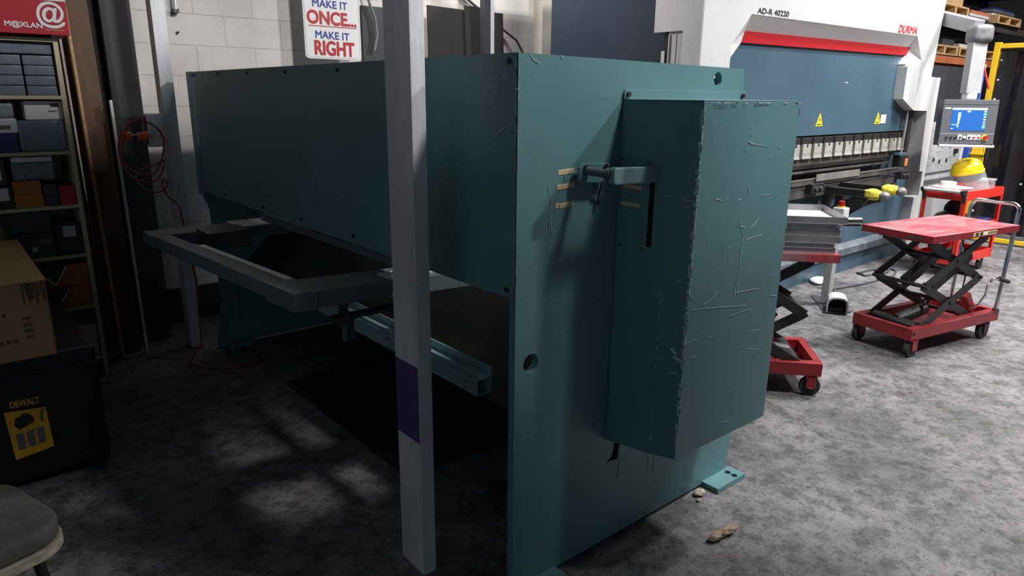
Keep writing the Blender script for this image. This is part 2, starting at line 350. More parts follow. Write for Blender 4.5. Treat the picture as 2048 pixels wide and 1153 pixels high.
# unseen overhead slabs, added and outlined to shade the left floor and shelves
struct(MB().prism([(-1.2, -7), (4.9, -7), (4.9, -.25), (2.85, -.25), (2.85, .34), (2.55, .46), (2.3, .66), (1.88, .66), (1.88, .85), (1.62, 1.0), (1.55, 1.049), (-1.2, 1.049)], 'z', 3.0, 3.15).build('added_shade_slab', 'matte_dark'))
struct(MB().prism([(-1.2, 1.05), (1.55, 1.05), (1.75, 1.12), (2.45, 1.12), (3.2, 1.6), (3.2, 2.3), (2.6, 2.85), (2.0, 2.85), (1.9, 2.5), (-1.2, 2.5)], 'z', 3.0, 3.15).build('added_shelf_shade', 'matte_dark'))  # second added slab, cuts lamp light over the shelving
# the grey steel column beside the leaning boards
t = thing('steel_column', 'dark grey wide steel column standing beside leaning brown boards', 'column', (1.0, 4.95, 0))
MB().box(.925, 1.085, 4.86, 4.9, 0, 7).build('front_flange', 'charcoal', t); MB().box(.985, 1.0, 4.9, 5.06, 0, 7).build('web', 'charcoal', t); MB().box(.925, 1.085, 5.06, 5.1, 0, 7).build('rear_flange', 'charcoal', t)

# ------------------------------------------------------------ the guillotine shear seen from behind
sh = thing('guillotine_shear', 'large teal guillotine shear with scratched side guard and rear frame', 'machine', (1.8, 2.95, 0))
Y0 = 1.478
plate([(1.256, .012), (2.475, .012), (2.505, .2), (2.50, .86), (2.35, 1.05), (2.335, 1.70), (1.256, 1.71)], [(2.172, 1.662, .024), (1.321, .808, .031)],
      lambda u, v, w: (u, Y0+.014+w, v), .028, 'near_side_plate', 'teal', sh)
plate([(1.256, .012), (2.475, .012), (2.505, .2), (2.50, .86), (2.35, 1.05), (2.335, 1.70), (1.256, 1.71), (1.256, 1.02), (1.30, .9), (1.31, .3)], [],
      lambda u, v, w: (u, 4.461+w, v), .026, 'far_side_plate', 'teal', sh)
pn = MB()
pn.box(1.2515, 1.2555, 1.482, 4.365, 1.023, 1.71).box(1.2555, 1.285, 1.51, 4.365, 1.706, 1.71).box(1.2555, 1.275, 1.51, 4.365, 1.023, 1.027)
gp = pn.build('rear_guard_panel', 'teal', sh)
MB().box(1.250, 1.2555, 4.375, 4.476, 1.0, 1.712).build('end_strip', 'teal', sh, bev=.001)
bolts = [(3.911,1.692),(3.481,1.688),(3.026,1.687),(2.53,1.686),(2.05,1.688),(1.512,1.688),(4.33,1.69),(3.99,1.05),(3.416,1.051),(2.963,1.054),(2.465,1.058),(1.98,1.05),(1.512,1.047)]
for y, z in bolts:
    b = MB().cyl((1.2515, y, z), (1.2465, y, z), .0085, 12); b.build('bolt', 'black', gp, bev=.001)
s_ = MB()
for l in SC_PANEL: s_.ribbon(l, (-1, 0, 0), .0035)
for k in range(40):
    z = random.uniform(1.05, 1.70); s_.ribbon([(1.2513, 1.4825, z), (1.2513, 1.4825, z+random.uniform(.005, .03))], (-1, 0, 0), .002)
s_.build('scratch_marks', 'chip', gp)['kind'] = 'stuff'
# bits of the body inside
MB().box(1.95, 2.28, 1.51, 4.44, 1.0, 1.6).build('blade_beam', 'teal', sh)
MB().box(1.90, 2.30, 1.51, 3.0, 1.655, 1.665).box(1.72, 2.30, 3.0, 4.44, 1.655, 1.665).build('added_top_cover', 'teal', sh)  # unseen sheets added to keep lamp light off the chute and far plate
MB().box(2.2, 2.45, 1.51, 4.44, .08, 1.05).build('front_table_beam', 'dark_sheet', sh)  # carried up higher to close the slot lamp light came through
MB().prism([(1.50, .555), (1.50, .53), (1.95, .8), (1.95, 1.0), (1.93, 1.0)], 'y', 1.515, 4.44).build('slide_chute', 'dark_sheet', sh)
MB().box(1.47, 1.502, 1.56, 4.3, .50, .56).build('chute_lip', 'charcoal', sh)
# feet
for (x, y) in ((2.31, 1.398), (1.246, 1.394)):
    plate([(x, y), (x+.2, y), (x+.2, y+.082), (x, y+.082)], [(x+.15, y+.055, .014), (x+.15, y+.022, .014)] if x > 2 else [(x+.06, y+.04, .014)], lambda u, v, w: (u, v, .013+w), .022, 'foot_plate', 'teal', sh)
MB().box(1.30, 1.46, 4.35, 4.445, .001, .03).build('foot_plate', 'teal', sh, bev=.003)
MB().box(1.30, 2.47, 1.484, 1.500, .0, .0115).build('base_gap', 'void', sh)  # near-black strip filling the gap under the side plate
# belt guard on the side plate
gd = MB().prism([(1.680, Y0-.001), (1.723, 1.316), (1.756, 1.234), (2.291, 1.227), (2.33, Y0-.001)], 'z', .43, 1.589).build('drive_guard', 'teal', sh, bev=.003)
fl = MB()
pts = [(2.345, 1.589), (2.345, 1.622)] + [(1.681+.012-.012*math.sin(a), 1.610+.012*math.cos(a)) for a in (0, .5, 1.0, 1.57)] + [(1.681, 1.589)]
fl.prism(pts, 'y', Y0-.006, Y0-.001); fo = fl.build('guard_flange', 'teal', gd, bev=.001)
for (x, z) in ((1.697, 1.606), (2.325, 1.606)):
    MB().cyl((x, Y0-.006, z), (x, Y0-.013, z), .0085, 12).build('bolt', 'black', gd, bev=.001)
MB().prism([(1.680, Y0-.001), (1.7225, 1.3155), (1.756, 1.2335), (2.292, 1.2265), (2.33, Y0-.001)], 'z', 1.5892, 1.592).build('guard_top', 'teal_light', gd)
# left face of the guard: from (1.680,1.478) to (1.723,1.316)
ld = Vector((.043, -.162, 0)).normalized(); ln = Vector((-.162, -.043, 0)).normalized()
def lf(s, z, off=0): p = Vector((1.680, Y0, 0)) + ld*s + ln*off; return (p.x, p.y, z)
MB().quad(lf(.1085, 1.141, .0016), lf(.1245, 1.143, .0016), lf(.1245, 1.392, .0016), lf(.1085, 1.390, .0016)).build('slot', 'void', gd)
for s, z in ((.012, 1.411), (.104, 1.404), (.017, 1.135), (.096, 1.131)):
    a = Vector(lf(s, z)); MB().cyl(a, a+ln*.004, .0045, 10).build('screw', 'charcoal', gd)
for s0, s1, z, zz in ((.014, .078, 1.272, -.003), (.016, .082, 1.328, -.004), (.016, .07, 1.376, -.004)):
    st = MB().quad(lf(s0, z-.006, .0012), lf(s1, z-.006+zz, .0012), lf(s1, z+.006+zz, .0012), lf(s0, z+.006, .0012), .001).build('blade_gap_sticker', 'tan', gd)
    text('up to 1.6mm thick steel', lf(s0+.006, z-.0015, .0015), Vector(lf(s1-.006, z+zz*.8, 0))-Vector(lf(s0+.006, z, 0)), (0, 0, .0045), 'ink_grey', st)
c_ = MB()
for l in SC_FRONT: c_.ribbon(l, (0, -1, 0), .0026)
for l in SC_CHAM: c_.ribbon(l, (-.9, -.37, 0), .003)
for l in SC_BLOB: c_.ribbon(l, (-.9, -.37, 0), .012)
for k in range(170):                                   # chipped edges
    e = random.random()
    if e < .62:
        z = 1.55-1.10*random.random()**1.2; d = Vector((random.choice((-.006, .0045)), 0, 0)); x, y = 1.756, 1.2325; h = random.uniform(.003, .032)
        w = random.uniform(.0015, .008)
        c_.ribbon([(x+.001, y-.0004, z), (x+.001+random.uniform(-.001, .003), y-.0004, z+h)], (0, -1, 0), w)
        if e < .35: c_.ribbon([(1.7545, 1.2345, z), (1.7535, 1.237, z+h*.7)], (-.9, -.4, 0), w*1.6)
    elif e < .85:
        z = .45+.55*random.random()**.8; c_.ribbon([(1.7224, 1.3155, z), (1.7228, 1.314, z+random.uniform(.002, .012))], (-.9, -.35, 0), random.uniform(.001, .004))
    elif e < .95:
        x = random.uniform(1.8, 2.29); c_.ribbon([(x, 1.2262, 1.585), (x+random.uniform(.004, .03), 1.2262, 1.585)], (0, -1, 0), .003)
    else:
        z = random.uniform(.6, 1.55); c_.ribbon([(2.288, 1.2255, z), (2.289, 1.2255, z+.02)], (0, -1, 0), .003)
for k in range(26):
    x = random.uniform(1.78, 2.28); z = random.uniform(.46, 1.57); c_.ribbon([(x, 1.2262, z), (x+.004, 1.2262, z+random.uniform(-.003, .003))], (0, -1, 0), random.uniform(.001, .003))
c_.build('paint_chips', 'chip', gd)['kind'] = 'stuff'
s_ = MB()
for l in SC_SIDE: s_.ribbon(l, (0, -1, 0), .0016)
for k in range(26):
    x = random.gauss(1.40, .025); z = random.uniform(1.0, 1.45); s_.ribbon([(x, Y0-.0006, z), (x+random.uniform(-.004, .004), Y0-.0006, z-random.uniform(.01, .05))], (0, -1, 0), .0008)
for k in range(40):
    z = random.uniform(.3, 1.70); s_.ribbon([(1.2575, Y0-.0006, z), (1.258, Y0-.0006, z+random.uniform(.004, .04))], (0, -1, 0), random.uniform(.0006, .0018))
s_.build('scratch_marks', 'chip', sh)['kind'] = 'stuff'
d_ = MB()
for pts, w in (([(1.760,.345),(1.757,.25)],.003), ([(1.745,.40),(1.735,.345)],.035), ([(1.735,.36),(1.70,.335)],.01), ([(1.98,.43),(1.97,.33)],.004), ([(1.93,.36),(1.925,.2)],.002), ([(1.968,.30),(1.964,.2)],.002)):
    d_.ribbon([(x, Y0-.0006, z) for x, z in pts], (0, -1, 0), w)
d_.build('oil_stain', 'dirt', sh)['kind'] = 'stuff'
for x0, x1, z0, dz in ((1.413, 1.479, 1.383, -.004), (1.411, 1.479, 1.340, -.004), (1.424, 1.479, 1.284, -.005), (1.407, 1.419, 1.286, -.002)):
    st = MB().quad((x0, Y0-.0012, z0-.0075), (x1, Y0-.0012, z0-.0075-dz), (x1, Y0-.0012, z0+.0065-dz), (x0, Y0-.0012, z0+.0065), .001).build('blade_gap_sticker', 'tan', sh)
    if x1-x0 > .03: text('up to 2.0mm thick steel' if x0 < 1.42 else '3.0mm thick steel', (x0+.005, Y0-.0015, z0-.003), (x1-x0-.01, 0, -dz*.85), (0, 0, .006), 'ink_grey', st)
# blade gap lever
lv = MB(); a = [(1.668, 1.325), (1.715, 1.335)]
lev = MB().prism([(1.518, 1.358), (1.525, 1.351), (1.70, 1.345), (1.72, 1.345), (1.72, 1.394), (1.70, 1.394), (1.525, 1.401), (1.518, 1.394)], 'y', 1.353, 1.376).build('blade_gap_lever', 'teal_light', sh, bev=.004)
MB().cyl((1.532, 1.366, 1.378), (1.503, 1.452, 1.386), .0125, 18).build('lever_shaft', 'teal_grey', lev)
MB().cyl((1.530, 1.372, 1.378), (1.524, 1.390, 1.380), .018, 18).build('lever_hub', 'teal_grey', lev)
MB().prism([(1.478, 1.352), (1.570, 1.345), (1.605, 1.362), (1.605, 1.402), (1.490, 1.408), (1.478, 1.396)], 'y', 1.452, 1.464).build('lever_bracket', 'teal', sh, bev=.002)
for x in (1.500, 1.588): MB().cyl((x, 1.452, 1.394), (x, 1.446, 1.394), .008, 10).build('bolt', 'black', sh)
MB().tube([(1.578, 1.455, 1.352), (1.579, 1.458, 1.33), (1.580, 1.468, 1.31), (1.581, 1.470, 1.285)], .004).build('pin_chain', 'charcoal', sh)
MB().cyl((1.581, 1.470, 1.287), (1.581, 1.470, 1.275), .006, 10).build('pin', 'black', sh)
# the frame behind: two arms, outer beam and gauge
MB().prism([(.864, 2.30), (.932, 2.30), (.815, 3.66), (.745, 3.66)], 'z', .890, .948).build('frame_beam', 'teal_grey', sh, bev=.003)
MB().prism([(.868, 2.163), (.948, 2.152), (.955, 2.365), (.848, 2.365)], 'z', .886, .953).build('frame_corner', 'teal_grey', sh, bev=.003)
MB().prism([(.948, 2.158), (1.62, 2.055), (1.62, 2.245), (.948, 2.348)], 'z', .890, .951).build('near_arm', 'teal_grey', sh, bev=.003)
MB().prism([(.745, 3.50), (1.62, 3.46), (1.62, 3.64), (.745, 3.66)], 'z', .892, .95).build('far_arm', 'teal_grey', sh, bev=.003)
MB().box(.95, 1.15, 3.34, 3.52, .88, .962).build('arm_block', 'charcoal', sh, bev=.004)
MB().box(1.14, 1.36, 3.47, 3.66, .951, .956).build('cover_plate', 'galv', sh)
MB().prism([(.99, 2.36), (1.02, 2.36), (.93, 3.34), (.90, 3.34)], 'z', .905, .915).build('slide_strip', 'galv', sh)
MB().prism([(.935, 2.36), (.99, 2.36), (.90, 3.34), (.85, 3.34)], 'z', .898, .910).build('slide_ledge', 'charcoal', sh)
sr = MB(); sr.bar((1.274, 2.15, 1.004), (1.274, 3.50, .988), .026, .034); sr.build('support_rail', 'teal_grey', sh, bev=.002)
MB().box(1.22, 1.42, 2.13, 2.235, .9515, .955).build('white_pad', 'white', sh)
MB().tube([(1.33, 4.30, 1.12), (1.36, 4.31, 1.05), (1.42, 4.30, .98), (1.45, 4.30, .93)], .006).build('hanging_cable', 'whitecable', sh)
MB().box(1.36, 1.40, 4.42, 4.447, .2, .62).build('inner_strap', 'teal', sh, bev=.003)
MB().cyl((1.32, 4.447, .52), (1.32, 4.38, .52), .02, 14).build('inner_knob', 'black', sh)
MB().box(1.46, 1.50, 4.02, 4.447, 1.0, 1.02).build('inner_bracket', 'teal_grey', sh)
g_ = MB(); x0, x1, z0, z1, w = 1.33, 1.392, .592, .652, .004
g_.prism([(x0, z0), (x1, z0), (x1, z1), (x0, z1), (x0, z0+.0001), (x0+w, z0+w), (x0+w, z1-w), (x1-w, z1-w), (x1-w, z0+w), (x0+w, z0+w-.0001)], 'y', 1.765, 3.3)
gb = g_.build('gauge_tube', 'teal_light', sh)
MB().box(1.335, 1.339, 1.78, 3.3, .655, .67).box(1.392, 1.397, 1.765, 3.3, .61, .685).build('gauge_angle', 'teal_light', sh)
for y, z in ((1.82, .628), (1.83, .605), (2.36, .64)): MB().cyl((1.33, y, z), (1.322, y, z), .008, 10).build('bolt', 'steel', gb)
MB().box(1.0, 1.34, 2.16, 2.20, .825, .84).box(1.04, 1.06, 2.16, 2.20, .84, .890).box(1.30, 1.32, 2.16, 2.20, .69, .83).box(1.03, 1.07, 2.17, 2.22, .80, .825).build('gauge_hanger', 'charcoal', sh)
MB().box(1.065, 1.071, 2.20, 2.23, .73, .825).box(1.095, 1.101, 2.20, 2.23, .73, .825).box(1.065, 1.101, 2.226, 2.23, .76, .80).build('gauge_clip', 'teal_grey', sh)

# ------------------------------------------------------------ the folded-steel posts
def post(x0, x1, y0, y1, label):
    t = thing('steel_post', label, 'post', ((x0+x1)/2, (y0+y1)/2, 0))
    k = .004; lip = .018
    m = MB(); m.box(x0, x0+k, y0, y1, 0, 7); m.build('wide_face', 'galv', t, bev=.001)
    MB().box(x0+k, x1, y0, y0+k, 0, 7).build('narrow_face', 'galv', t, bev=.001)
    MB().box(x0-.0006, x0+.003, y0-.0006, y0+.003, .02, 1.60).build('corner_strip', 'softgrey', t)  # thin pale strip along the front corner
    MB().box(x1-k, x1, y0+k, y0+lip, 0, 7).build('return_lip', 'galv', t)
    MB().box(x0+k, x0+lip, y1-k, y1, 0, 7).build('rear_lip', 'galv', t)
    return t
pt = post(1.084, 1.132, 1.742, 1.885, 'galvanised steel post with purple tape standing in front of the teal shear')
MB().box(1.0825, 1.0838, 1.748, 1.884, .50, .765).build('purple_tape', 'purple', pt)
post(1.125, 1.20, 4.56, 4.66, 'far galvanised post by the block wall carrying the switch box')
t = thing('roof_post', 'dark slim steel post in front of leaning rubber mats', 'post', (3.76, 4.8, 0))
MB().box(3.70, 3.765, 4.79, 4.85, 0, 7).build('shaft', 'charcoal', t, bev=.002); MB().box(3.765, 3.80, 4.788, 4.794, 0, 7).build('bright_edge', 'galv', t)

# ------------------------------------------------------------ on and before the back wall
sg = MB(); r = .03; x0, x1, z0, z1 = 2.25, 2.70, 1.845, 2.46
pp = []
for cx, cz, a0 in ((x1-r, z1-r, 0), (x0+r, z1-r, 90), (x0+r, z0+r, 180), (x1-r, z0+r, 270)):
    pp += [(cx+r*math.cos(math.radians(a0+k*18)), cz+r*math.sin(math.radians(a0+k*18))) for k in range(6)]
sgn = sg.prism(pp, 'y', 5.04, 5.05).build('workshop_sign', 'paper'); tag(sgn, 'white sign reading make it once make it right hanging above the shear', 'sign')
bd = MB()
q = [((x0+x1)/2+(x-(x0+x1)/2)*.955, (z0+z1)/2+(z-(z0+z1)/2)*.965) for x, z in pp]
for (a, b), (c, d) in zip(q, q[1:]+q[:1]): bd.bar((a, 5.0397, b), (c, 5.0397, d), .0006, .003, (0, 1, 0))
bd.build('border_line', 'ink_blue', sgn)
for tx, xa, xb, za, zb, m in (('MAKE IT', 2.325, 2.60, 2.205, 2.255, 'ink_blue'), ('ONCE...', 2.28, 2.665, 2.090, 2.178, 'ink_red'), ('MAKE IT', 2.335, 2.605, 1.990, 2.040, 'ink_blue'), ('RIGHT', 2.325, 2.64, 1.875, 1.972, 'ink_red')):
    text(tx, (xa, 5.0395, za), (xb-xa, 0, -.006), (.0, 0, zb-za), m, sgn, bold=.05 if m == 'ink_red' else .03)
MB().box(2.285, 2.668, 5.0388, 5.0396, 2.070, 2.076).build('underline', 'ink_red', sgn)
tag(MB().box(2.79, 3.12, 5.17, 5.199, 1.70, 2.26).build('wall_panel', 'charcoal', bev=.002), 'flat grey panel on the wall right of the white sign', 'panel')
tag(MB().tube([(2.74, 5.12, 2.55), (2.79, 5.12, 2.42), (2.83, 5.12, 2.28), (2.875, 5.12, 2.17), (2.89, 5.12, 2.05), (2.86, 5.12, 1.93), (2.865, 5.14, 1.955)], .011).build('hanging_hose', 'hose_grey', smooth=True), 'thin grey hose hanging down in front of the grey wall panel', 'hose')
tag(MB().tube([(3.60, 5.18, 2.6), (3.72, 5.18, 2.45), (3.95, 5.18, 2.32), (4.23, 5.17, 2.16), (4.33, 5.12, 2.08), (4.41, 5.12, 1.97), (4.45, 5.12, 1.7), (4.46, 5.1, .3)], .011).build('wall_cable', 'cable', smooth=True), 'grey cable drooping behind the slim post beside the rubber mats', 'cable')
T = Matrix.Translation((0, 4.97, 0)) @ Matrix.Rotation(math.radians(-4), 4, 'X')
def mat_sheet(x0, x1, h, y, lab, rot=0, dz=0):
    m = MB(); T = Matrix.Translation((x0, y, 0)) @ Matrix.Rotation(math.radians(-3), 4, 'X') @ Matrix.Rotation(math.radians(rot), 4, 'Y')
    m.box(0, x1-x0, 0, .014, 0, h, T)
    o = m.build('rubber_mat', 'matting', bev=.002); tag(o, lab, 'mat', 'rubber mats leaning on the wall')
mat_sheet(3.27, 3.72, 2.30, 4.93, 'widest black rubber mat leaning on the white wall left of the slim post', 1.2)
mat_sheet(3.66, 3.83, 2.32, 4.885, 'narrow dark mat leaning directly behind the slim steel post')
mat_sheet(3.83, 4.10, 2.30, 4.95, 'black rubber mat leaning right of the slim post', .6)
mat_sheet(3.95, 4.14, 2.24, 5.0, 'black mat with a curled edge, rearmost and rightmost of the leaning mats', -1)
t = thing('pipe_clip', 'small metal pipe clip on the block wall above the shear', 'clip', (1.43, 5.19, 2.05))
MB().cyl((1.425, 5.17, 2.12), (1.425, 5.17, 2.6), .011, 10).build('pipe', 'galv', t); MB().box(1.41, 1.445, 5.16, 5.199, 2.10, 2.125).build('clamp', 'dark_steel', t); MB().cyl((1.43, 5.199, 1.98), (1.43, 5.185, 1.98), .008, 8).build('bolt', 'black', t)
# switch box, plugs and coil
t = thing('switch_box', 'grey switch box fixed on the far galvanised post', 'box', (1.05, 4.53, 1.29))
MB().box(1.015, 1.10, 4.50, 4.558, 1.285, 1.475).build('cover', 'galv', t, bev=.004); MB().box(1.0, 1.015, 4.505, 4.556, 1.30, 1.46).build('gasket', 'charcoal', t)
def plug(x, lab, dx):
    t = thing('power_plug', lab, 'plug', (x, 4.46, 1.35), 0, 'orange plugs')
    MB().cyl((x-.026, 4.46, 1.35), (x+.022, 4.46, 1.352), .024, 18).cyl((x+.018, 4.46, 1.352), (x+.03, 4.46, 1.352), .027, 18).build('body', 'orange', t, bev=.004)
    MB().cyl((x+.03*dx, 4.46, 1.352), (x+.06*dx, 4.46, 1.352), .012, 12).build('pins', 'steel', t)
plug(.885, 'orange plug hanging at the left end of the red cable loop', 1); plug(.975, 'orange socket plugged against the left side of the grey switch box', -.8)
cp = []
for k in range(40):
    a = 2*math.pi*k/39*1.55+2.6; cp.append((.955+.115*math.cos(a)+.01*math.sin(3*a), 4.43-.001*k, 1.31+.165*math.sin(a)-.0015*k))
for k in range(24): cp.append((.93-.06*math.sin(k*.4)*(1-k/40)+.007*k, 4.39, 1.12+.05*math.cos(k*.4)-.004*k))
cp += [(1.10, 4.36, .95), (1.14, 4.34, .5), (1.12, 4.30, .1), (1.02, 4.25, .012), (1.15, 4.05, .01), (1.33, 4.0, .01), (1.42, 4.12, .01)]
tag(MB().tube(cp, .006).build('coiled_cable', 'mag_cable', smooth=True), 'dull red cable coiled under the grey switch box', 'cable')

# ------------------------------------------------------------ left: shelves
sv = thing('shelf_unit', 'cream shelving unit packed with wrapped blocks and cartons', 'shelving', (.1, 4.6, 0))
MB().box(.600, .622, 4.40, 4.80, 0, 1.87).build('right_upright', 'ply', sv, bev=.001)
MB().box(-.55, -.53, 4.40, 4.80, 0, 1.87).build('left_upright', 'ply', sv, bev=.001)
MB().box(-.55, .622, 4.80, 4.815, 0, 1.87).build('back_board', 'ply', sv)
for z in (1.855, 1.572, 1.288, 1.0, .726, .43, .12): MB().box(-.53, .600, 4.40, 4.80, z-.018, z).build('shelf', 'ply', sv, bev=.001)
def pbox(name, mt, x0, x1, z0, z1, lab, cat, grp=None, y=4.42, d=.3, bev=.006, jit=0):
    o = MB().box(x0, x1, y, y+d, z0, z1).build(name, mt, bev=bev); tag(o, lab, cat, grp); return o
g = 'grey wrapped blocks on the top shelf'
pbox('wrapped_block', 'foam', .372, .594, 1.777, 1.832, 'wide grey wrapped block lying across the top of the block stacks', 'block', g)
for k, nm in enumerate(('bottom', 'second from the bottom', 'third from the bottom', 'uppermost')):
    z = 1.5725+.05*k
    pbox('wrapped_block', 'foam', .458, .590, z, z+.0475, 'grey film wrapped block, %s of the right stack on the top shelf' % nm, 'block', g, y=4.415+.004*(k % 2))
    pbox('wrapped_block', 'foam', .320, .450, z, z+.0475, 'grey film wrapped block, %s of the left stack on the top shelf' % nm, 'block', g, y=4.418-.003*(k % 2))
    pbox('wrapped_block', 'foam', .182, .312, z, z+.0475, 'grey film wrapped block, %s of the stack at the picture edge' % nm, 'block', g, y=4.418)
o = pbox('carton', 'paper', .432, .598, 1.450, 1.545, 'white carton lying on the large grey block, second shelf', 'carton', y=4.435, d=.26)
MB().box(.548, .585, 4.4335, 4.435, 1.515, 1.533).build('printed_label', 'ink', o); MB().box(.535, .575, 4.4335, 4.435, 1.490, 1.497).build('printed_line', 'ink_grey', o)
pbox('wrapped_block', 'foam', .388, .598, 1.2885, 1.448, 'large grey foam block under the white carton, second shelf', 'block', bev=.012)
pbox('wrapped_bundle', 'clear', .270, .385, 1.462, 1.536, 'crinkled clear film bundle, topmost at the left of the second shelf', 'bundle', bev=.015)
o = pbox('carton', 'paper', .245, .390, 1.385, 1.460, 'white carton in shiny film standing on the blue bin', 'carton', bev=.01); MB().box(.30, .36, 4.4185, 4.42, 1.405, 1.425).build('printed_label', 'ink_grey', o)
pbox('storage_bin', 'navy', .20, .385, 1.2885, 1.383, 'blue plastic bin at the left of the second shelf', 'bin', bev=.006)
pbox('wrapped_block', 'foam', .331, .52, 1.141, 1.235, 'grey film wrapped block standing on the two brown cartons', 'block', bev=.01)
pbox('carton', 'paper', .335, .515, 1.236, 1.262, 'flat white carton on top of the grey block, third shelf', 'carton', bev=.004)
pbox('carton', 'card_dark', .322, .448, 1.0005, 1.069, 'lower of the two brown cartons on the third shelf', 'carton', bev=.003)
pbox('carton', 'card_dark', .323, .446, 1.070, 1.139, 'upper of the two brown cartons on the third shelf', 'carton', bev=.003)
pbox('carton', 'charcoal', .455, .515, 1.0005, 1.055, 'small dark carton between brown and red cartons, lower one', 'carton', bev=.003)
pbox('carton', 'charcoal', .455, .515, 1.056, 1.115, 'small dark carton between brown and red cartons, upper one', 'carton', bev=.003)
pbox('carton', 'redprint', .524, .596, 1.0005, 1.105, 'small red carton at the right end of the third shelf', 'carton', bev=.003)
o = pbox('carton', 'plastic_black', .16, .318, 1.0005, 1.12, 'black carton with white label left of the brown cartons', 'carton', bev=.003); MB().box(.18, .30, 4.4185, 4.42, 1.045, 1.108).build('white_label', 'paper', o)
o = pbox('carton', 'plastic_black', .17, .305, 1.121, 1.26, 'black carton standing on the white labelled black carton', 'carton', bev=.003); MB().box(.20, .285, 4.4185, 4.42, 1.15, 1.21).build('white_label', 'paper', o)
o = pbox('product_box', 'plastic_black', .262, .466, .863, .975, 'upper black tool box carton on the fourth shelf', 'carton', bev=.003)
MB().box(.30, .40, 4.4185, 4.42, .885, .925).build('printed_picture', 'charcoal', o)
o = pbox('product_box', 'plastic_black', .266, .468, .7265, .862, 'lower black tool box carton on the fourth shelf', 'carton', bev=.003)
MB().box(.36, .385, 4.4185, 4.42, .76, .79).build('printed_mark', 'softgrey', o); MB().box(.40, .455, 4.4185, 4.42, .80, .825).build('printed_label', 'ink_grey', o)
o = pbox('product_box', 'plastic_black', .475, .597, .7265, .900, 'black carton with white picture label at the right of the fourth shelf', 'carton', bev=.003)
MB().box(.51, .57, 4.4185, 4.42, .825, .885).build('picture_label', 'softgrey', o); MB().box(.50, .55, 4.4185, 4.42, .76, .79).build('printed_picture', 'charcoal', o)
for z0, nm in ((.551, 'upper'), (.4305, 'lower')):
    o = pbox('shoe_box', 'card_dark', .40, .597, z0, z0+.118, '%s orange and black carton with a white chevron on the fifth shelf' % nm, 'carton', 'chevron cartons', bev=.003)
    MB().prism([(.402, z0+.116), (.402, z0+.05), (.440, z0+.012), (.50, z0+.116)], 'y', 4.4185, 4.42).build('black_corner', 'plastic_black', o)
    MB().bar((.402, 4.418, z0+.058), (.44, 4.418, z0+.014), .001, .008, (0, 0, 1)).bar((.44, 4.418, z0+.014), (.497, 4.418, z0+.112), .001, .008, (0, 0, 1)).build('white_chevron', 'paper', o)
pbox('carton', 'softgrey', .499, .595, .215, .31, 'upper pale carton near the bottom right of the shelving', 'carton', bev=.003)
pbox('carton', 'softgrey', .490, .592, .1205, .213, 'lower pale carton near the bottom right of the shelving', 'carton', bev=.003)
# red advertising box on top
rb = MB().box(-.2, .676, 4.36, 4.70, 1.8705, 2.10).build('display_box', 'redprint', bev=.002); tag(rb, 'red and white printed box with a large at sign on top of the shelves', 'box')
MB().box(-.2, .675, 4.358, 4.3597, 2.033, 2.098).build('white_band', 'paper', rb)
text('M@XLAN', (.405, 4.3585, 1.896), (.155, 0, -.004), (0, 0, .032), 'ink_white', rb, bold=.035)
text('@', (.545, 4.3585, 1.905), (.117, 0, -.002), (0, 0, .122), 'ink_white', rb, 'at_sign', bold=.02)
text('one network', (.57, 4.3585, 1.892), (.085, 0, -.002), (0, 0, .009), 'tan', rb)
MB().blob((.60, 4.3585, 2.045), .016, .001, .012).build('red_dot', 'ink_red', rb)
# leaning boards
def board(mt, x0, x1, y, d, h, ang, lab, name='timber_board', cat='board'):
    T = Matrix.Translation((x0, y, 0)) @ Matrix.Rotation(math.radians(ang), 4, 'Y') @ Matrix.Rotation(math.radians(-3), 4, 'X')
    tag(MB().box(0, x1-x0, 0, d, 0, h, T).build(name, mt, bev=.002), lab, cat)
board('charcoal', .626, .650, 4.50, .1, 1.84, 0, 'thin dark metal strip standing against the shelf side', 'metal_strip')
board('brownboard', .665, .700, 4.72, .12, 2.2, -.3, 'thin dark brown board leaning next to the shelves')
board('wood', .735, .750, 4.62, .05, 2.1, -.4, 'narrow pale timber strip leaning among brown boards')
board('brownboard', .755, .86, 4.70, .02, 2.15, -.2, 'wide brown board leaning against the grey column', cat='board')
board('brownboard', .715, .82, 4.80, .03, 2.3, .1, 'tall dark board rearmost behind the pale timber strip')
board('galv', .872, .886, 4.62, .03, 1.55, .2, 'thin bright metal angle leaning before the grey column', 'metal_angle')
# cardboard box on the black tool case
cb = thing('cardboard_box', 'large worn brown cardboard box sitting on the black tool case', 'box', (.0, 3.7, .5615))
MB().box(-.5, .285, 3.22, 4.2, .5615, .872).build('body', 'card', cb, bev=.008, seg=2)
MB().box(-.498, .287, 3.21, 3.7, .872, .878).box(-.498, .287, 3.703, 4.2, .872, .878).build('lid_flap', 'card', cb, bev=.002)
te = MB()
for k in range(9):
    x = .205+.009*k; te.ribbon([(x, 3.2188, .868), (x+random.uniform(-.01, .01), 3.2188, .80+random.uniform(-.02, .03))], (0, -1, 0), .007)
te.build('torn_paper', 'brownboard', cb)
pr = MB()
for i, (x, z, w) in enumerate(((.10, .80, .02), (.09, .755, .055), (.19, .73, .028), (.19, .705, .026), (.19, .68, .03), (.19, .655, .028), (.10, .645, .07))):
    for k in range(3): pr.box(x+w*k/3, x+w*(k+.6)/3, 3.2185, 3.2198, z-.008, z+.006)
pr.build('faded_printing', 'brownboard', cb)['kind'] = 'stuff'
ds = thing('tool_case', 'black plastic tool case with a yellow picture label under the cardboard box', 'case', (0, 3.6, 0))
MB().box(-.55, .42, 3.25, 4.25, .03, .56).build('body', 'dewalt', ds, bev=.015)
MB().box(-.56, .43, 3.24, 4.26, .47, .50).build('lid_rim', 'dewalt', ds, bev=.005)
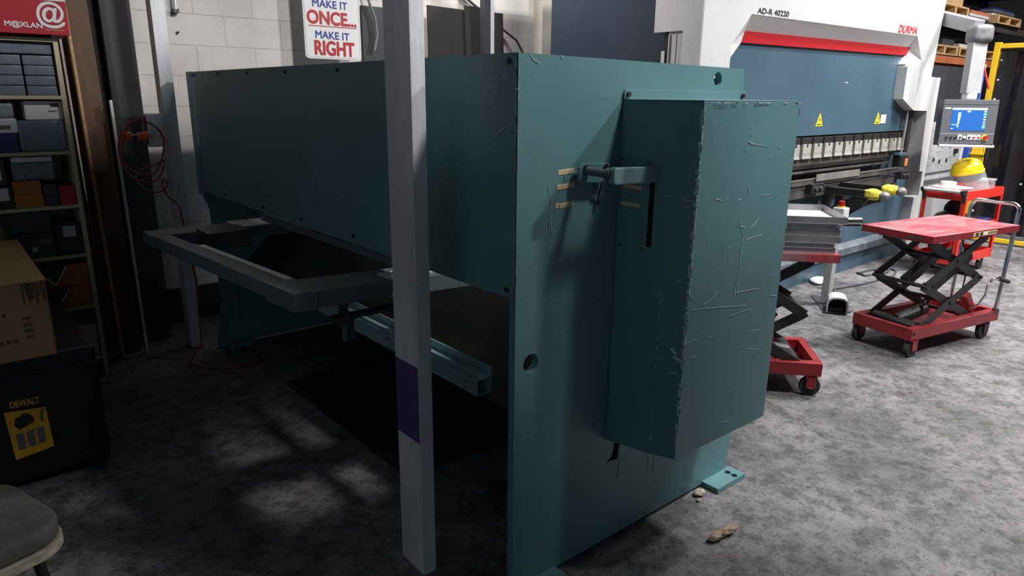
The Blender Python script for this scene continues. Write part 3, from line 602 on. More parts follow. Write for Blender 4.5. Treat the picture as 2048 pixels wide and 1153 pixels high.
for x in (-.45, .35): MB().cyl((x-.02, 3.35, .03), (x+.02, 3.35, .03), .029, 14).build('wheel', 'rubber', ds)
lb = MB().quad((.082, 3.247, .135), (.218, 3.247, .155), (.212, 3.247, .335), (.073, 3.247, .350), .001).build('picture_label', 'label_yellow', ds)
text('DEWALT', (.098, 3.2465, .362), (.098, 0, -.003), (0, 0, .028), 'label_yellow', ds, bold=.03)
MB().prism([(.098, .285), (.105, .315), (.122, .318), (.128, .33), (.150, .325), (.165, .305), (.166, .285), (.140, .272), (.112, .262), (.108, .27)], 'y', 3.2455, 3.2462).build('tool_picture', 'ink', lb)
MB().prism([(.188, .28), (.196, .278), (.197, .305), (.205, .33), (.198, .335), (.190, .312)], 'y', 3.2455, 3.2462).build('side_picture', 'teal_ink', lb)
for x in (.098, .133, .168):
    MB().box(x, x+.026, 3.2455, 3.2462, .175+.1*(x-.09), .245+.1*(x-.09)).build('small_picture', 'ink_grey', lb)
# cushion seat in the near corner
st = thing('stool', 'dark padded stool seat with a worn pale edge in the near left corner', 'stool', (-.13, 2.1, 0), math.radians(18))
def rrect(x0, x1, y0, y1, r, n=6):
    p = []
    for cx, cy, a0 in ((x1-r, y1-r, 0), (x0+r, y1-r, 90), (x0+r, y0+r, 180), (x1-r, y0+r, 270)):
        p += [(cx+r*math.cos(math.radians(a0+k*90/n)), cy+r*math.sin(math.radians(a0+k*90/n))) for k in range(n+1)]
    return p
MB().prism(rrect(-.22, .22, -.19, .19, .09), 'z', .445, .50).build('cushion', 'olive', st, bev=.015, smooth=True, local=True, seg=4)
MB().prism(rrect(-.224, .224, -.194, .194, .09), 'z', .415, .4455).build('seat_board', 'straw', st, bev=.004, local=True)
for sx in (-1, 1):
    for sy in (-1, 1): MB().cyl((.15*sx, .12*sy, .415), (.19*sx, .16*sy, 0), .014, 12).build('leg', 'black', st, local=True)
MB().tube([(.175*math.cos(a), .15*math.sin(a), .2) for a in [k*math.pi/12 for k in range(24)]], .008, closed=True).build('foot_ring', 'black', st, local=True)
# black mat under the shear frame and floor litter
mm = MB(); n = 26
x0, x1, y0, y1 = 1.365, 2.15, 2.30, 3.63
T = Matrix.Identity(4)
top = []; 
ring = [(1.365+.004*math.sin(k*.7), 2.34+(3.63-2.34)*k/n) for k in range(n+1)] + [(2.15, 3.66), (2.12, 2.27)]
mm.prism(ring, 'z', .001, .011)
tag(mm.build('floor_mat', 'matting', bev=.002), 'black rubber mat lying on the floor under the shear frame', 'mat')
rl = thing('paper_roll', 'crumpled tan paper wad on the floor in front of the shear', 'litter', (2.08, 1.22, 0))
Tm = Matrix.Rotation(math.radians(-6), 4, 'Z')
prf = [(.0, -.075), (.009, -.07), (.014, -.06), (.0165, -.03), (.015, -.02), (.018, 0), (.0165, .01), (.018, .03), (.013, .05), (.008, .06), (.006, .078), (0, .08)]
m = MB(); m.lathe(prf, (2.08, 1.22, .0165), 11, Tm @ Matrix.Rotation(math.pi/2, 4, 'Y') @ Matrix.Diagonal((.8, 1.15, 1.05, 1)))
rj = random.Random(11)
m.v = [v+Vector((rj.uniform(-.003, .003), rj.uniform(-.0035, .0035), rj.uniform(-.0015, .003))) for v in m.v]
m.build('body', 'kraft', rl)
MB().ribbon([(2.05, 1.2, .025), (2.058, 1.203, .031), (2.062, 1.21, .036)], (0, -.5, .8), .003).build('crease', 'dark_sheet', rl)
def stone(x, y, r, lab): 
    tag(MB().blob((x, y, r*.6), r*1.3, r, r*.62, 10, 7, .12).build('rubble_lump', 'straw'), lab, 'lump', 'lumps by the foot plate')
stone(2.245, 1.445, .022, 'larger pale lump beside the teal foot plate'); stone(2.205, 1.418, .010, 'smaller lump on the floor left of the larger pale lump')
# ------------------------------------------------------------ press brake
M['clamp_grey'] = mat('greyish clamp plate', (.30, .30, .275), .5, 0, .1, 9)
M['step_grey'] = mat('worn step paint', (.085, .105, .125), .55, 0, .3, 8)
M['wrap_grey'] = mat('grey wrap film', (.16, .155, .17), .3, 0, .3, 20, .6, 40)
M['tray_grey'] = mat('pale tray sheet', (.55, .55, .57), .45, .2, .05, 6)
M['elbow_grey'] = mat('scuffed grey elbow', (.13, .13, .135), .5, 0, .35, 14)
M['pole_grey'] = mat('scuffed pole paint', (.30, .31, .32), .5, .2, .2, 12)
M['arm_grey'] = mat('pale arm paint', (.27, .27, .28), .5, 0, .08, 5)
M['soffit'] = mat('pale grey soffit', (.52, .52, .53), .5)
pb = thing('press_brake', 'large white and blue press brake with a red stripe behind the shear', 'machine', (6.0, 3.7, 0))
cov = [(3.974, 0), (4.311, 0), (4.311, 1.943), (4.523, 2.155), (7.329, 2.175), (7.512, 1.963), (7.215, 1.898), (7.225, 1.604), (7.513, 1.497), (7.85, 1.49), (7.91, .88), (8.0, .875), (8.0, .62), (7.88, .61), (7.86, 0), (8.09, 0), (8.06, 1.60), (8.06, 1.815), (7.815, 1.82), (7.88, 2.55), (7.88, 2.8), (3.974, 2.8)]
MB().prism(cov, 'y', 2.85, 3.12).build('front_cover', 'white', pb)
so = MB()
A, B_, C_, D_, L_ = (4.523, 2.851, 2.155), (7.329, 2.851, 2.175), (7.512, 2.851, 1.963), (7.215, 2.851, 1.898), (4.311, 2.851, 1.943)
rl_, rr_, rlb, rrb = (4.575, 2.925, 2.053), (7.39, 2.925, 2.079), (4.538, 2.925, 1.974), (7.328, 2.925, 2.004)
L2_ = (4.311, 2.851, 1.86)
so.add([A, B_, rr_, rl_], [(0,1,2,3)]); so.add([B_, C_, rrb, rr_], [(0,1,2,3)]); so.add([C_, D_, rrb], [(0,1,2)]); so.add([L_, A, rl_, rlb], [(0,1,2,3)]); so.add([L_, rlb, L2_], [(0,1,2)])
so.add([D_, rrb, (rrb[0], 2.99, rrb[2]), (D_[0], 2.99, D_[2])], [(0,1,2,3)]); so.add([L2_, rlb, (rlb[0], 2.99, rlb[2]), (L2_[0], 2.99, L2_[2])], [(0,1,2,3)])
n0 = len(so.v); so.v += [v+Vector((0, .02, .02)) for v in so.v]; so.f += [tuple(i+n0 for i in f) for f in so.f[:]]
so.build('sloped_soffit', 'soffit', pb)
MB().prism([(rlb[0], rlb[2]), (rrb[0], rrb[2]), (rr_[0], rr_[2]), (rl_[0], rl_[2])], 'y', 2.922, 2.938).build('red_stripe', 'red', pb)
ram = MB().box(4.315, 7.8, 2.94, 3.10, 1.30, 2.15).build('ram', 'blue', pb)
text('AD-R 40220', (4.588, 2.8485, 2.166), (.412, 0, .006), (0, 0, .036), 'ink', pb, bold=.035)
text('DURMA', (6.895, 2.8485, 2.182), (.40, 0, .006), (0, 0, .062), 'ink_red', pb, bold=.05, shear=.2)
for x in (5.835, 6.95):
    wg = MB().prism([(x-.058, 1.375), (x+.058, 1.375), (x, 1.482)], 'y', 2.9375, 2.9395).build('warning_sign', 'hazard', ram)
    MB().bar((x-.04, 2.937, 1.388), (x+.04, 2.937, 1.388), .001, .008).bar((x-.012, 2.937, 1.44), (x+.02, 2.937, 1.42), .001, .007).bar((x+.005, 2.937, 1.43), (x-.012, 2.937, 1.395), .001, .006).build('pictogram', 'ink', wg)
MB().box(7.01, 7.125, 2.9375, 2.9395, 1.378, 1.458).build('data_plate', 'softgrey', ram)
MB().box(6.2, 6.25, 2.9385, 2.9395, 1.732, 1.737).build('paint_scuff', 'paper', ram)
MB().box(4.315, 7.6, 2.96, 3.10, 1.288, 1.30).build('clamp_rail', 'void', pb)
MB().box(4.315, 7.75, 3.0, 3.10, 1.08, 1.30).build('tool_backing', 'charcoal', pb)
for k in range(17):
    x = 4.44+.187*k
    cl = MB().box(x, x+.135, 2.91, 2.94, 1.125, 1.232).box(x-.004, x+.139, 2.905, 2.94, 1.112, 1.127).build('tool_clamp', 'clamp_grey', pb, bev=.002)
    MB().box(x-.01, x+.155, 2.92, 3.0, 1.234, 1.286).build('clamp_head', 'black', cl, bev=.004)
    MB().box(x-.01, x+.15, 2.92, 3.0, 1.085, 1.111).box(x+.02, x+.12, 2.93, 2.99, 1.068, 1.085).build('clamp_jaw', 'black', cl, bev=.003)
    MB().cyl((x+.068, 2.911, 1.222), (x+.068, 2.908, 1.222), .013, 12).cyl((x+.03, 2.911, 1.155), (x+.03, 2.9085, 1.155), .004, 8).cyl((x+.105, 2.911, 1.155), (x+.105, 2.9085, 1.155), .004, 8).build('clamp_screw', 'black', cl)
MB().prism([(2.925, 1.105), (2.99, 1.105), (2.99, 1.06), (2.965, 1.02), (2.955, 1.02), (2.925, 1.06)], 'x', 4.35, 7.30).build('punch_bar', 'dark_steel', pb)
MB().box(4.35, 7.40, 2.94, 3.0, .985, 1.005).build('die_edge', 'dark_steel', pb, bev=.003)
MB().box(4.35, 6.75, 3.0, 3.1, .84, 1.0).build('die_block', 'black', pb)
MB().box(4.35, 7.86, 3.08, 3.16, .2, 1.30).build('inner_plate', 'blue', pb)
MB().box(5.72, 6.52, 2.845, 2.85, .925, .985).build('bright_stop', 'steel', pb, bev=.001)
MB().box(4.35, 7.42, 2.86, 2.90, .90, .948).build('front_rail', 'dark_steel', pb, bev=.003)
MB().box(4.35, 7.46, 2.88, 2.93, .79, .875).build('lower_rail', 'dark_steel', pb, bev=.003)
MB().box(4.35, 7.42, 2.855, 2.86, .944, .950).build('rail_edge', 'steel', pb); MB().box(4.35, 7.46, 2.874, 2.88, .872, .878).build('rail_edge', 'steel', pb)
for x in (5.62, 7.40):
    br = MB().box(x, x+.2, 2.82, 2.88, .83, .91).build('rail_bracket', 'black', pb, bev=.005)
    for dx in (.06, .14): MB().cyl((x+dx, 2.82, .87), (x+dx, 2.805, .87), .016, 12).build('bolt', 'dark_steel', br)
MB().box(4.315, 7.86, 2.95, 3.10, .0, .79).build('bed', 'blue', pb)
MB().prism([(2.95, .27), (2.88, .235), (2.88, .17), (2.95, .17)], 'x', 4.315, 7.86).build('bed_step', 'step_grey', pb)
MB().box(4.315, 7.86, 2.905, 2.95, 0, .18).build('bed_plinth', 'blue', pb)
MB().cyl((7.50, 2.90, 1.03), (7.52, 2.90, 1.75), .014, 12).build('guide_rod', 'steel', pb)
gc = MB().box(7.42, 7.60, 2.86, 2.94, .945, 1.06).build('guide_clamp', 'black', pb, bev=.006); MB().box(7.53, 7.595, 2.8585, 2.8605, .955, 1.03).build('amber_panel', 'rust', gc)
MB().box(7.40, 7.58, 2.87, 2.93, 1.06, 1.085).build('guide_collar', 'blue', pb, bev=.005)
MB().box(7.66, 7.74, 2.93, 2.985, 1.05, 1.6).build('scale_box', 'black', pb, bev=.004)
# left side of the machine
MB().prism([(2.853, 2.8), (3.24, 2.8), (3.24, 2.022), (3.0, 2.022), (3.0, 0), (2.853, 0)], 'x', 3.968, 3.974).build('side_cover', 'softgrey', pb)
MB().prism([(3.17, 0), (4.33, 0), (4.33, 2.8), (3.17, 2.8)], 'x', 4.02, 4.10).build('side_frame', 'darkblue', pb)
MB().prism([(3.17, 0), (4.33, 0), (4.33, 2.8), (3.17, 2.8)], 'x', 7.75, 7.83).build('side_frame', 'darkblue', pb)
MB().box(4.10, 7.75, 4.2, 4.33, .3, 2.8).build('rear_cover', 'darkblue', pb)
cyl_ = MB().box(3.98, 4.02, 3.02, 3.16, 1.6, 2.01).build('guide_block', 'black', pb, bev=.004)
MB().cyl((3.985, 3.05, 1.6), (3.985, 3.05, 2.0), .012, 12).cyl((3.975, 3.10, 1.6), (3.975, 3.10, 2.0), .008, 12).build('guide_rods', 'dark_steel', cyl_); MB().box(3.97, 3.978, 3.145, 3.17, 1.80, 1.90).build('cover_tab', 'softgrey', cyl_)
# two front support arms
for x, z, yt in ((6.0, .865, 2.43), (6.25, .885, 2.40)):
    ar = MB().box(x-.03, x+.03, yt, 2.885, z-.055, z-.0).build('support_arm', 'black', pb, bev=.004)
    MB().box(x-.034, x+.034, yt+.02, 2.86, z-.062, z-.056).build('arm_edge', 'dark_steel', ar)
    MB().box(x-.03, x+.03, 2.84, 2.90, .45, z-.06).build('arm_upright', 'black', ar, bev=.004)
    bp_ = MB(); outer = []; inner = []
    for k in range(9):
        a = k/8; y = yt+.10+.40*a; outer.append((y, z-.06-.02-.30*a**1.5)); inner.append((y+.02, z-.06-.12-.32*a**1.3))
    bp_.prism([(yt+.08, z-.055)]+[(yt+.2, z-.055)]+[(p[0]+.07, p[1]+.02) for p in outer[2:]]+[(p[0]+.02, p[1]-.06) for p in reversed(outer)], 'x', x-.024, x+.024)
    bp_.build('curved_brace', 'black', ar)
    w = MB().blob((x, yt+.055, z-.03), .05, .085, .045, 16, 10, .12).build('foam_wrap', 'yellow_foam', ar, smooth=True)
    w2 = MB().blob((x, yt-.035, z-.035), .04, .045, .038, 14, 8, .1).build('tape_wrap', 'wrap_grey', ar, smooth=True)

# ------------------------------------------------------------ control panel on its arm
cp_ = thing('control_panel', 'grey control panel with a lit blue screen hanging from a pale arm', 'control panel', (7.4, 2.3, 1.2))
BL = Vector((7.187, 2.469, 1.208)); U = Vector((.329, -.342, .001)); V = Vector((.056, .029, .396)); Nn = U.cross(V).normalized()
def cpq(a0, a1, b0, b1, d0, d1): 
    m = MB(); P_ = [BL+U*a+V*b+Nn*d for d in (d0, d1) for a, b in ((a0,b0),(a1,b0),(a1,b1),(a0,b1))]
    return m.add(P_, [(3,2,1,0),(4,5,6,7),(0,1,5,4),(1,2,6,5),(2,3,7,6),(3,0,4,7)])
cpq(0, 1, 0, 1, -.10, 0).build('housing', 'pendant', cp_, bev=.004)
cpq(0, 1, .885, .892, 0, .001).build('seam', 'void', cp_); cpq(.01, .99, .232, .238, 0, .001).build('seam', 'softgrey', cp_)
scn = cpq(.172, .806, .305, .812, 0, .002).build('screen', 'screen_blue', cp_)
cpq(.172, .806, .77, .812, .002, .003).build('screen_bar', 'screen_white', scn)
for a0, a1, b0, b1 in ((.29, .335, .56, .71), (.295, .325, .47, .56), (.297, .312, .40, .47), (.285, .320, .385, .40), (.19, .29, .435, .445), (.45, .51, .72, .75), (.19, .22, .34, .36)):
    cpq(a0, a1, b0, b1, .002, .003).build('screen_figure', 'screen_white', scn)
for b0 in (.72, .60, .54, .48, .42): cpq(.755, .795, b0, b0+.03, .002, .003).build('screen_key', 'screen_white', scn)
for b0 in (.655, .36): cpq(.745, .80, b0, b0+.045, .002, .003).build('screen_key', 'screen_green', scn)
cpq(.04, .146, .79, .82, 0, .001).build('maker_tag', 'softgrey', cp_)
def knob(a, b, r, h, m, nm): 
    p = BL+U*a+V*b; MB().cyl(p, p+Nn*h, r, 18).build(nm, m, cp_, bev=.002)
for a in (.13, .214, .294): knob(a, .15, .010, .014, 'plastic_black', 'push_button')
knob(.456, .158, .013, .012, 'paper', 'push_button'); 
for a, m in ((.378, 'paper'), (.545, 'paper'), (.628, 'ink_white'), (.714, 'ink_white')):
    sq = cpq(a-.036, a+.036, .105, .215, 0, .002).build('button_plate', m, cp_)
    p = BL+U*a+V*.15; MB().cyl(p, p+Nn*.012, .010, 14).build('push_button', 'plastic_black' if m == 'paper' else 'red', sq, bev=.002)
p = BL+U*.829+V*.151
es = MB().cyl(p, p+Nn*.003, .029, 24).build('emergency_stop', 'yellow', cp_); MB().cyl(p+Nn*.003, p+Nn*.028, .019, 20).build('stop_button', 'red', es, bev=.003)
pa = BL+U*-.01+V*-.04+Nn*.03; pbb = BL+U*.985+V*-.055+Nn*.03
MB().cyl(pa, pbb, .011, 14).build('grab_bar', 'paper', cp_)
for a in (.0, .975): q = BL+U*a; MB().bar(q+V*.02-Nn*.01, q+V*-.05+Nn*.03, .008, .02).build('bar_bracket', 'charcoal', cp_)
# arm: upright post and horizontal boom from the machine
MB().add(*(lambda b, t: ([b[0], b[1], b[2], b[3], t[0], t[1], t[2], t[3]], [(3,2,1,0),(4,5,6,7),(0,1,5,4),(1,2,6,5),(2,3,7,6),(3,0,4,7)]))(
    [Vector((7.484, 2.409, 1.66)), Vector((7.589, 2.325, 1.66)), Vector((7.65, 2.40, 1.66)), Vector((7.545, 2.484, 1.66))],
    [Vector((7.575, 2.45, 2.17)), Vector((7.68, 2.365, 2.17)), Vector((7.74, 2.44, 2.17)), Vector((7.635, 2.524, 2.17))])).build('arm_upright', 'arm_grey', cp_, bev=.006)
MB().bar((7.565, 2.405, 1.605), (7.567, 2.405, 1.665), .09, .10, (1, 1, 0)).build('arm_collar', 'paper', cp_, bev=.01)
elb = MB(); elb.bar((7.66, 2.44, 2.10), (7.672, 2.447, 2.27), .18, .19, (1, -1, 0)).build('arm_elbow', 'elbow_grey', cp_, bev=.06, smooth=True, seg=5)
MB().bar((7.68, 2.47, 2.255), (8.08, 3.02, 2.42), .10, .12).build('arm_boom', 'arm_grey', cp_, bev=.006)
MB().bar((8.13, 3.02, 2.42), (7.89, 3.02, 2.42), .1, .12).build('boom_mount', 'arm_grey', cp_)

# ------------------------------------------------------------ foot pedal stand with its stop box
fp = thing('foot_pedal', 'grey foot pedal on a floor plate with a pole carrying a red stop button', 'pedal', (5.35, 2.4, 0))
MB().prism([(5.52, 2.66), (5.12, 2.35), (5.30, 2.23), (5.62, 2.45)], 'z', .0, .008).build('floor_plate', 'charcoal', fp)
MB().box(5.345, 5.415, 2.44, 2.50, .008, .70).build('pole', 'pole_grey', fp, bev=.006)
bx = MB().box(5.325, 5.42, 2.40, 2.49, .66, .79).build('stop_box', 'softgrey', fp, bev=.008); MB().cyl((5.37, 2.445, .79), (5.37, 2.445, .80), .03, 16).build('stop_collar', 'yellow', bx); MB().cyl((5.37, 2.445, .80), (5.37, 2.445, .84), .022, 16).build('stop_button', 'red', bx, bev=.004)
hd = MB(); Tq = Matrix.Translation((5.27, 2.33, 0)) @ Matrix.Rotation(math.radians(-62), 4, 'Z')
def arch(w, h, y): return [Tq @ Vector((w*u, y, .008+h*v)) for u, v in ((-.5, 0), (-.5, .6), (-.44, .82), (-.28, .97), (0, 1), (.28, .97), (.44, .82), (.5, .6), (.5, 0))]
o_ = arch(.15, .125, -.10) + arch(.14, .12, .09) + arch(.13, .112, -.10) + arch(.122, .108, .075)
f_ = [(i, i+1, i+10, i+9) for i in range(8)] + [(18+i, 27+i, 28+i, 19+i) for i in range(8)] + [(i, 18+i, 19+i, i+1) for i in range(8)] + [tuple(range(9, 18)), tuple(range(35, 26, -1))]
hd.add(o_, f_).build('pedal_hood', 'softgrey', fp)
MB().box(-.045, .045, -.06, .06, .015, .04, Tq).build('pedal', 'black', fp)
MB().box(-.06, .06, .05, .072, .009, .10, Tq).box(.03, .036, -.07, .05, .04, .07, Tq).build('pedal_guard', 'rubber', fp)
tag(MB().tube([(5.42, 2.44, .012), (5.6, 2.50, .010), (5.87, 2.633, .010), (6.2, 2.56, .010), (6.42, 2.53, .010), (6.75, 2.50, .010), (6.98, 2.57, .010), (7.03, 2.65, .010), (6.85, 2.74, .010), (6.60, 2.77, .010), (6.55, 2.68, .010), (6.85, 2.60, .010), (7.2, 2.7, .010), (7.5, 2.8, .010)], .010).build('floor_cable', 'cable', smooth=True), 'dark cable looping on the floor from the foot pedal', 'cable')
gv = thing('work_glove', 'crumpled white cloth glove on the floor by the press brake base', 'glove', (5.99, 2.87, 0))
m = MB(); m.blob((5.99, 2.85, .025), .09, .05, .025, 12, 7, .15)
for k in range(4): m.blob((5.91+.05*k, 2.81-.01*(k % 2), .02), .028, .04, .018, 10, 6, .15)
m.build('glove_body', 'glove', gv, smooth=True); MB().blob((6.07, 2.87, .02), .035, .03, .018, 10, 6, .1).build('cuff', 'glove', gv, smooth=True)

# ------------------------------------------------------------ scissor lift tables
def lift(loc, rz, L, W, H, label):
    t = thing('lift_table', label, 'lift table', loc, rz)
    def b(m, nm, mt, par=None, **k): return m.build(nm, mt, par or t, local=True, **k)
    dk = b(MB().box(0, L, 0, W, H-.045, H), 'deck', 'lift_top', bev=.004)
    b(MB().box(.0, L, -.0008, 0, H-.044, H-.001).box(-.0008, 0, 0, W, H-.044, H-.001), 'deck_skirt', 'lift_red', dk)
    zb = .12; y0, y1 = .03, W-.03
    fr = MB().box(0, L+.03, y0, y0+.05, zb, zb+.075).box(0, L+.03, y1-.05, y1, zb, zb+.075).box(0, .04, y0+.05, y1-.05, zb, zb+.075).box(L-.01, L+.03, y0+.05, y1-.05, zb, zb+.075).box(.04, L, y0+.05, y1-.05, zb, zb+.006)
    fr = b(fr, 'base_frame', 'lift_red', bev=.004)
    b(MB().cyl((.025, y0-.001, zb+.045), (.025, y0-.004, zb+.045), .010, 12), 'frame_hole', 'void', fr)
    for x, y, rear in ((.05, y0+.025, 0), (.05, y1-.025, 0), (L-.10, y0+.025, 1), (L-.10, y1-.025, 1)):
        wh = b(MB().cyl((x, y-.016, .056), (x, y+.016, .056), .056, 24), 'wheel', 'rubber', bev=.006)
        b(MB().cyl((x, y-.024, .056), (x, y+.024, .056), .012, 12), 'axle', 'chrome', wh)
        mt = 'lift_red' if not rear else 'black'
        b(MB().box(x-.025, x+.025, y-.030, y-.020, .05, zb).box(x-.025, x+.025, y+.020, y+.030, .05, zb).box(x-.03, x+.03, y-.030, y+.030, zb-.012, zb), 'wheel_fork', mt, fr)
    xa, xb = .12, L*.75; z0, z2 = zb+.05, H-.06; zm = (z0+z2)/2; bw = .055
    for ya, yb in ((y0+.035, y0+.058), (y1-.035, y1-.058)):
        for (p, q, y) in (((xa, z0), (xb, zm), ya), ((xb, z0), (xa, zm), yb), ((xa, zm), (xb, z2), ya), ((xb, zm), (xa, z2), yb)):
            ab = b(MB().bar((p[0], y, p[1]), (q[0], y, q[1]), .012, bw), 'scissor_arm', 'black', bev=.003)
    for x, z in ((xa, z0), (xb, z0), (xa, zm), (xb, zm), (xa, z2), (xb, z2), ((xa+xb)/2, (z0+zm)/2), ((xa+xb)/2, (z2+zm)/2)):
        b(MB().cyl((x, y0+.02, z), (x, y1-.02, z), .013, 12), 'cross_shaft', 'black')
    b(MB().bar(((xa+xb)/2-.1, y0+.12, zm-.05), (xb-.02, y0+.12, zm+.14), .05, .06).bar(((xa+xb)/2-.1, y1-.12, zm-.05), (xb-.02, y1-.12, zm+.14), .05, .06), 'arm_brace', 'black')
    cyl = b(MB().cyl((xa+.02, W*.5, zb+.06), (xa+.32, W*.5, zb+.10), .042, 18), 'pump_body', 'black', bev=.004)
    b(MB().cyl((xa+.32, W*.5, zb+.10), ((xa+xb)/2+.12, W*.5, zm-.02), .018, 14), 'piston_rod', 'chrome', cyl)
    b(MB().cyl((xa+.02, y0+.06, zb+.055), (xa+.02, y1-.06, zb+.055), .035, 16), 'cross_tube', 'black')
    b(MB().bar((L-.02, y0+.16, zb+.02), (xb+.10, y0+.16, zb+.17), .05, .05), 'safety_prop', 'lift_red')
    hp = []
    ya, yb = y0+.01, W-.13; zt = H+.13
    x0 = L-.005; x1 = L+.04
    hp = [(x0, ya, zb+.08), (x1-.01, ya, zt-.06)] + [(x1, ya+.05-.05*math.cos(a), zt-.05+.05*math.sin(a)) for a in (.3, .8, 1.3)] + [(x1, yb-.05+.05*math.sin(a), zt-.05+.05*math.cos(a)) for a in (.3, .8, 1.3)] + [(x1-.01, yb, zt-.06), (x0, yb, zb+.08)]
    hd = b(MB().tube(hp, .0135, 12), 'push_handle', 'chrome', smooth=True)
    b(MB().cyl((x0, ya, zb+.055), (x0, ya, zb+.09), .02, 14).cyl((x0, yb, zb+.055), (x0, yb, zb+.09), .02, 14), 'handle_socket', 'dark_steel', hd)
    pl = b(MB().tube([(L-.2, y0+.08, zb+.09), (L-.21, y0+.02, zb+.14), (L-.19, y0-.0, zb+.21), (L-.215, y0-.015, zb+.29), (L-.18, y0-.02, zb+.325), (L-.10, y0-.02, zb+.32)], .0085, 10), 'pump_pedal', 'chrome', smooth=True)
    b(MB().cyl((L-.10, y0-.02, zb+.32), (L+.02, y0-.02, zb+.285), .015, 12), 'pedal_grip', 'rubber', pl)
    b(MB().tube([(L-.3, y0+.1, zb+.05), (L-.33, y0+.08, zb+.25), (L-.28, y0+.1, zb+.42), (L-.35, y0+.15, H-.05)], .005, 8), 'hose', 'cable', smooth=True)
    return t, dk, b
lt, dk, b_ = lift((4.60, 1.515, 0), math.radians(-11.9), .95, .48, .80, 'red scissor lift table with an empty worn deck and chrome push handle')
ws = b_(MB().box(.42, .68, -.0022, -.0010, .765, .79), 'warning_sticker', 'tan', dk)
b_(MB().box(.44, .475, -.003, -.0022, .768, .788).box(.49, .52, -.003, -.0022, .768, .788), 'sticker_print', 'ink', ws); b_(MB().box(.525, .57, -.003, -.0022, .768, .788), 'sticker_print', 'paper', ws)
for k in range(6): b_(MB().box(.585+.016*k, .594+.016*k, -.003, -.0022, .772, .785), 'sticker_print', 'ink', ws)
b_(MB().box(-.0022, -.0010, .06, .16, .768, .785), 'maker_plate', 'charcoal', dk)
u1 = Vector((-.663, .749, 0)).normalized(); W1 = .50
N1 = Vector((3.57, 1.595, 0)); org = N1 + Vector((u1.y, -u1.x, 0))*W1
lt1, dk1, b1 = lift((org.x, org.y, 0), math.atan2(u1.y, u1.x), .80, W1, .815, 'red scissor lift table half hidden behind the shear and stacked with steel trays')
# trays
def tray(z, dx, dy, l, w, h, lab, rot=0):
    t = thing('steel_tray', lab, 'tray', FR[lt1] @ Vector((.02+dx, .03+dy, z)), math.atan2(u1.y, u1.x)+math.radians(rot), 'steel trays on the lift table')
    MB().box(0, l, 0, w, 0, .003).build('tray_floor', 'tray_grey', t, local=True)
    MB().box(0, l, w-.003, w, .003, h).box(0, l, 0, .003, .003, h).box(0, .003, .003, w-.003, .003, h).box(l-.003, l, .003, w-.003, .003, h).build('tray_rim', 'steel', t, local=True)
    return t
zz = .816
for h, dx, dy, nm in ((.027, .0, -.005, 'lowest steel tray of the stack on the red lift table'), (.028, .015, .0, 'second steel tray from the bottom of the stack'), (.034, -.015, .008, 'third steel tray from the bottom of the stack'), (.036, -.012, -.004, 'fourth steel tray from the bottom of the stack'), (.031, .012, .0, 'second steel tray from the top of the stack'), (.036, -.035, .012, 'topmost steel tray, open and pale inside, on the stack')):
    tray(zz, dx, dy, .72, W1-.05, h, nm); zz += h+.0006
p = FR[lt1] @ Vector((-.01, W1*.55, .816+.14))
gt = thing('hand_grip', 'short chrome and black tube handle sticking out of the tray stack', 'handle', p)
q = Vector((.767, -.641, 0))
MB().cyl(p+q*.035, p+q*.15, .021, 16).build('tube', 'chrome', gt); MB().cyl(p+q*-.01, p+q*.04, .012, 12).build('stem', 'black', gt); MB().bar(p+q*.05-Vector((0,0,.018)), p+q*.145-Vector((0,0,.018)), .03, .012).build('lower_clamp', 'black', gt)

# ------------------------------------------------------------ red tool trolley and what lies on it
tr = thing('tool_trolley', 'bright red tool trolley behind the empty lift table', 'trolley', (7.15, 2.15, 0), math.radians(-5))
b = lambda m, nm, mt, par=None, **k: m.build(nm, mt, par or tr, local=True, **k)
Lt, Wt = .78, .37
M['trolley_red'] = mat('bright trolley red', (.62, .03, .02), .35)
for z, nm in ((.80, 'top_tray'), (.48, 'middle_tray'), (.20, 'bottom_tray')):
    m = MB().box(0, Lt, 0, .012, z-.085, z).box(0, Lt, Wt-.012, Wt, z-.085, z).box(0, .012, .012, Wt-.012, z-.085, z).box(Lt-.012, Lt, .012, Wt-.012, z-.085, z).box(.012, Lt-.012, .012, Wt-.012, z-.085, z-.075)
    b(m, nm, 'trolley_red', bev=.002)
for x, y in ((0, 0), (0, Wt), (Lt, 0), (Lt, Wt)):
    sx = 1 if x == 0 else -1; sy = 1 if y == 0 else -1
    m = MB(); xs = sorted((x-.003*sx, x+.035*sx)); ys = sorted((y-.003*sy, y)); m.box(xs[0], xs[1], ys[0], ys[1], .11, .79)
    xs = sorted((x-.003*sx, x)); ys = sorted((y, y+.035*sy)); m.box(xs[0], xs[1], ys[0], ys[1], .11, .79)
    lg = b(m, 'leg', 'trolley_red')
    for z in (.745, .775, .15, .19): b(MB().cyl((x+.02*sx, y-.003*sy, z), (x+.02*sx, y-.006*sy, z), .006, 8), 'bolt', 'steel', lg)
    cx, cy = x+.03*sx-(.12 if x else 0), y+.03*sy
    cs = b(MB().cyl((cx-.012, cy-.014, .042), (cx-.012, cy+.014, .042), .042, 18), 'caster', 'rubber', bev=.005)
    b(MB().box(cx-.03, cx+.02, cy-.022, cy-.015, .035, .115).box(cx-.03, cx+.02, cy+.015, cy+.022, .035, .115).box(cx-.03, cx+.02, cy-.022, cy+.022, .105, .118), 'caster_fork', 'black', cs)
hb = b(MB().cyl((-.05, .01, .80), (-.05, Wt-.01, .80), .016, 14), 'push_bar', 'softgrey')
for y in (.012, Wt-.012): b(MB().prism([(-.075, .815), (.01, .815), (.012, .72), (-.01, .70), (-.03, .76), (-.07, .785)], 'y', y-.014, y+.014), 'bar_bracket', 'plastic_black', hb, bev=.004)
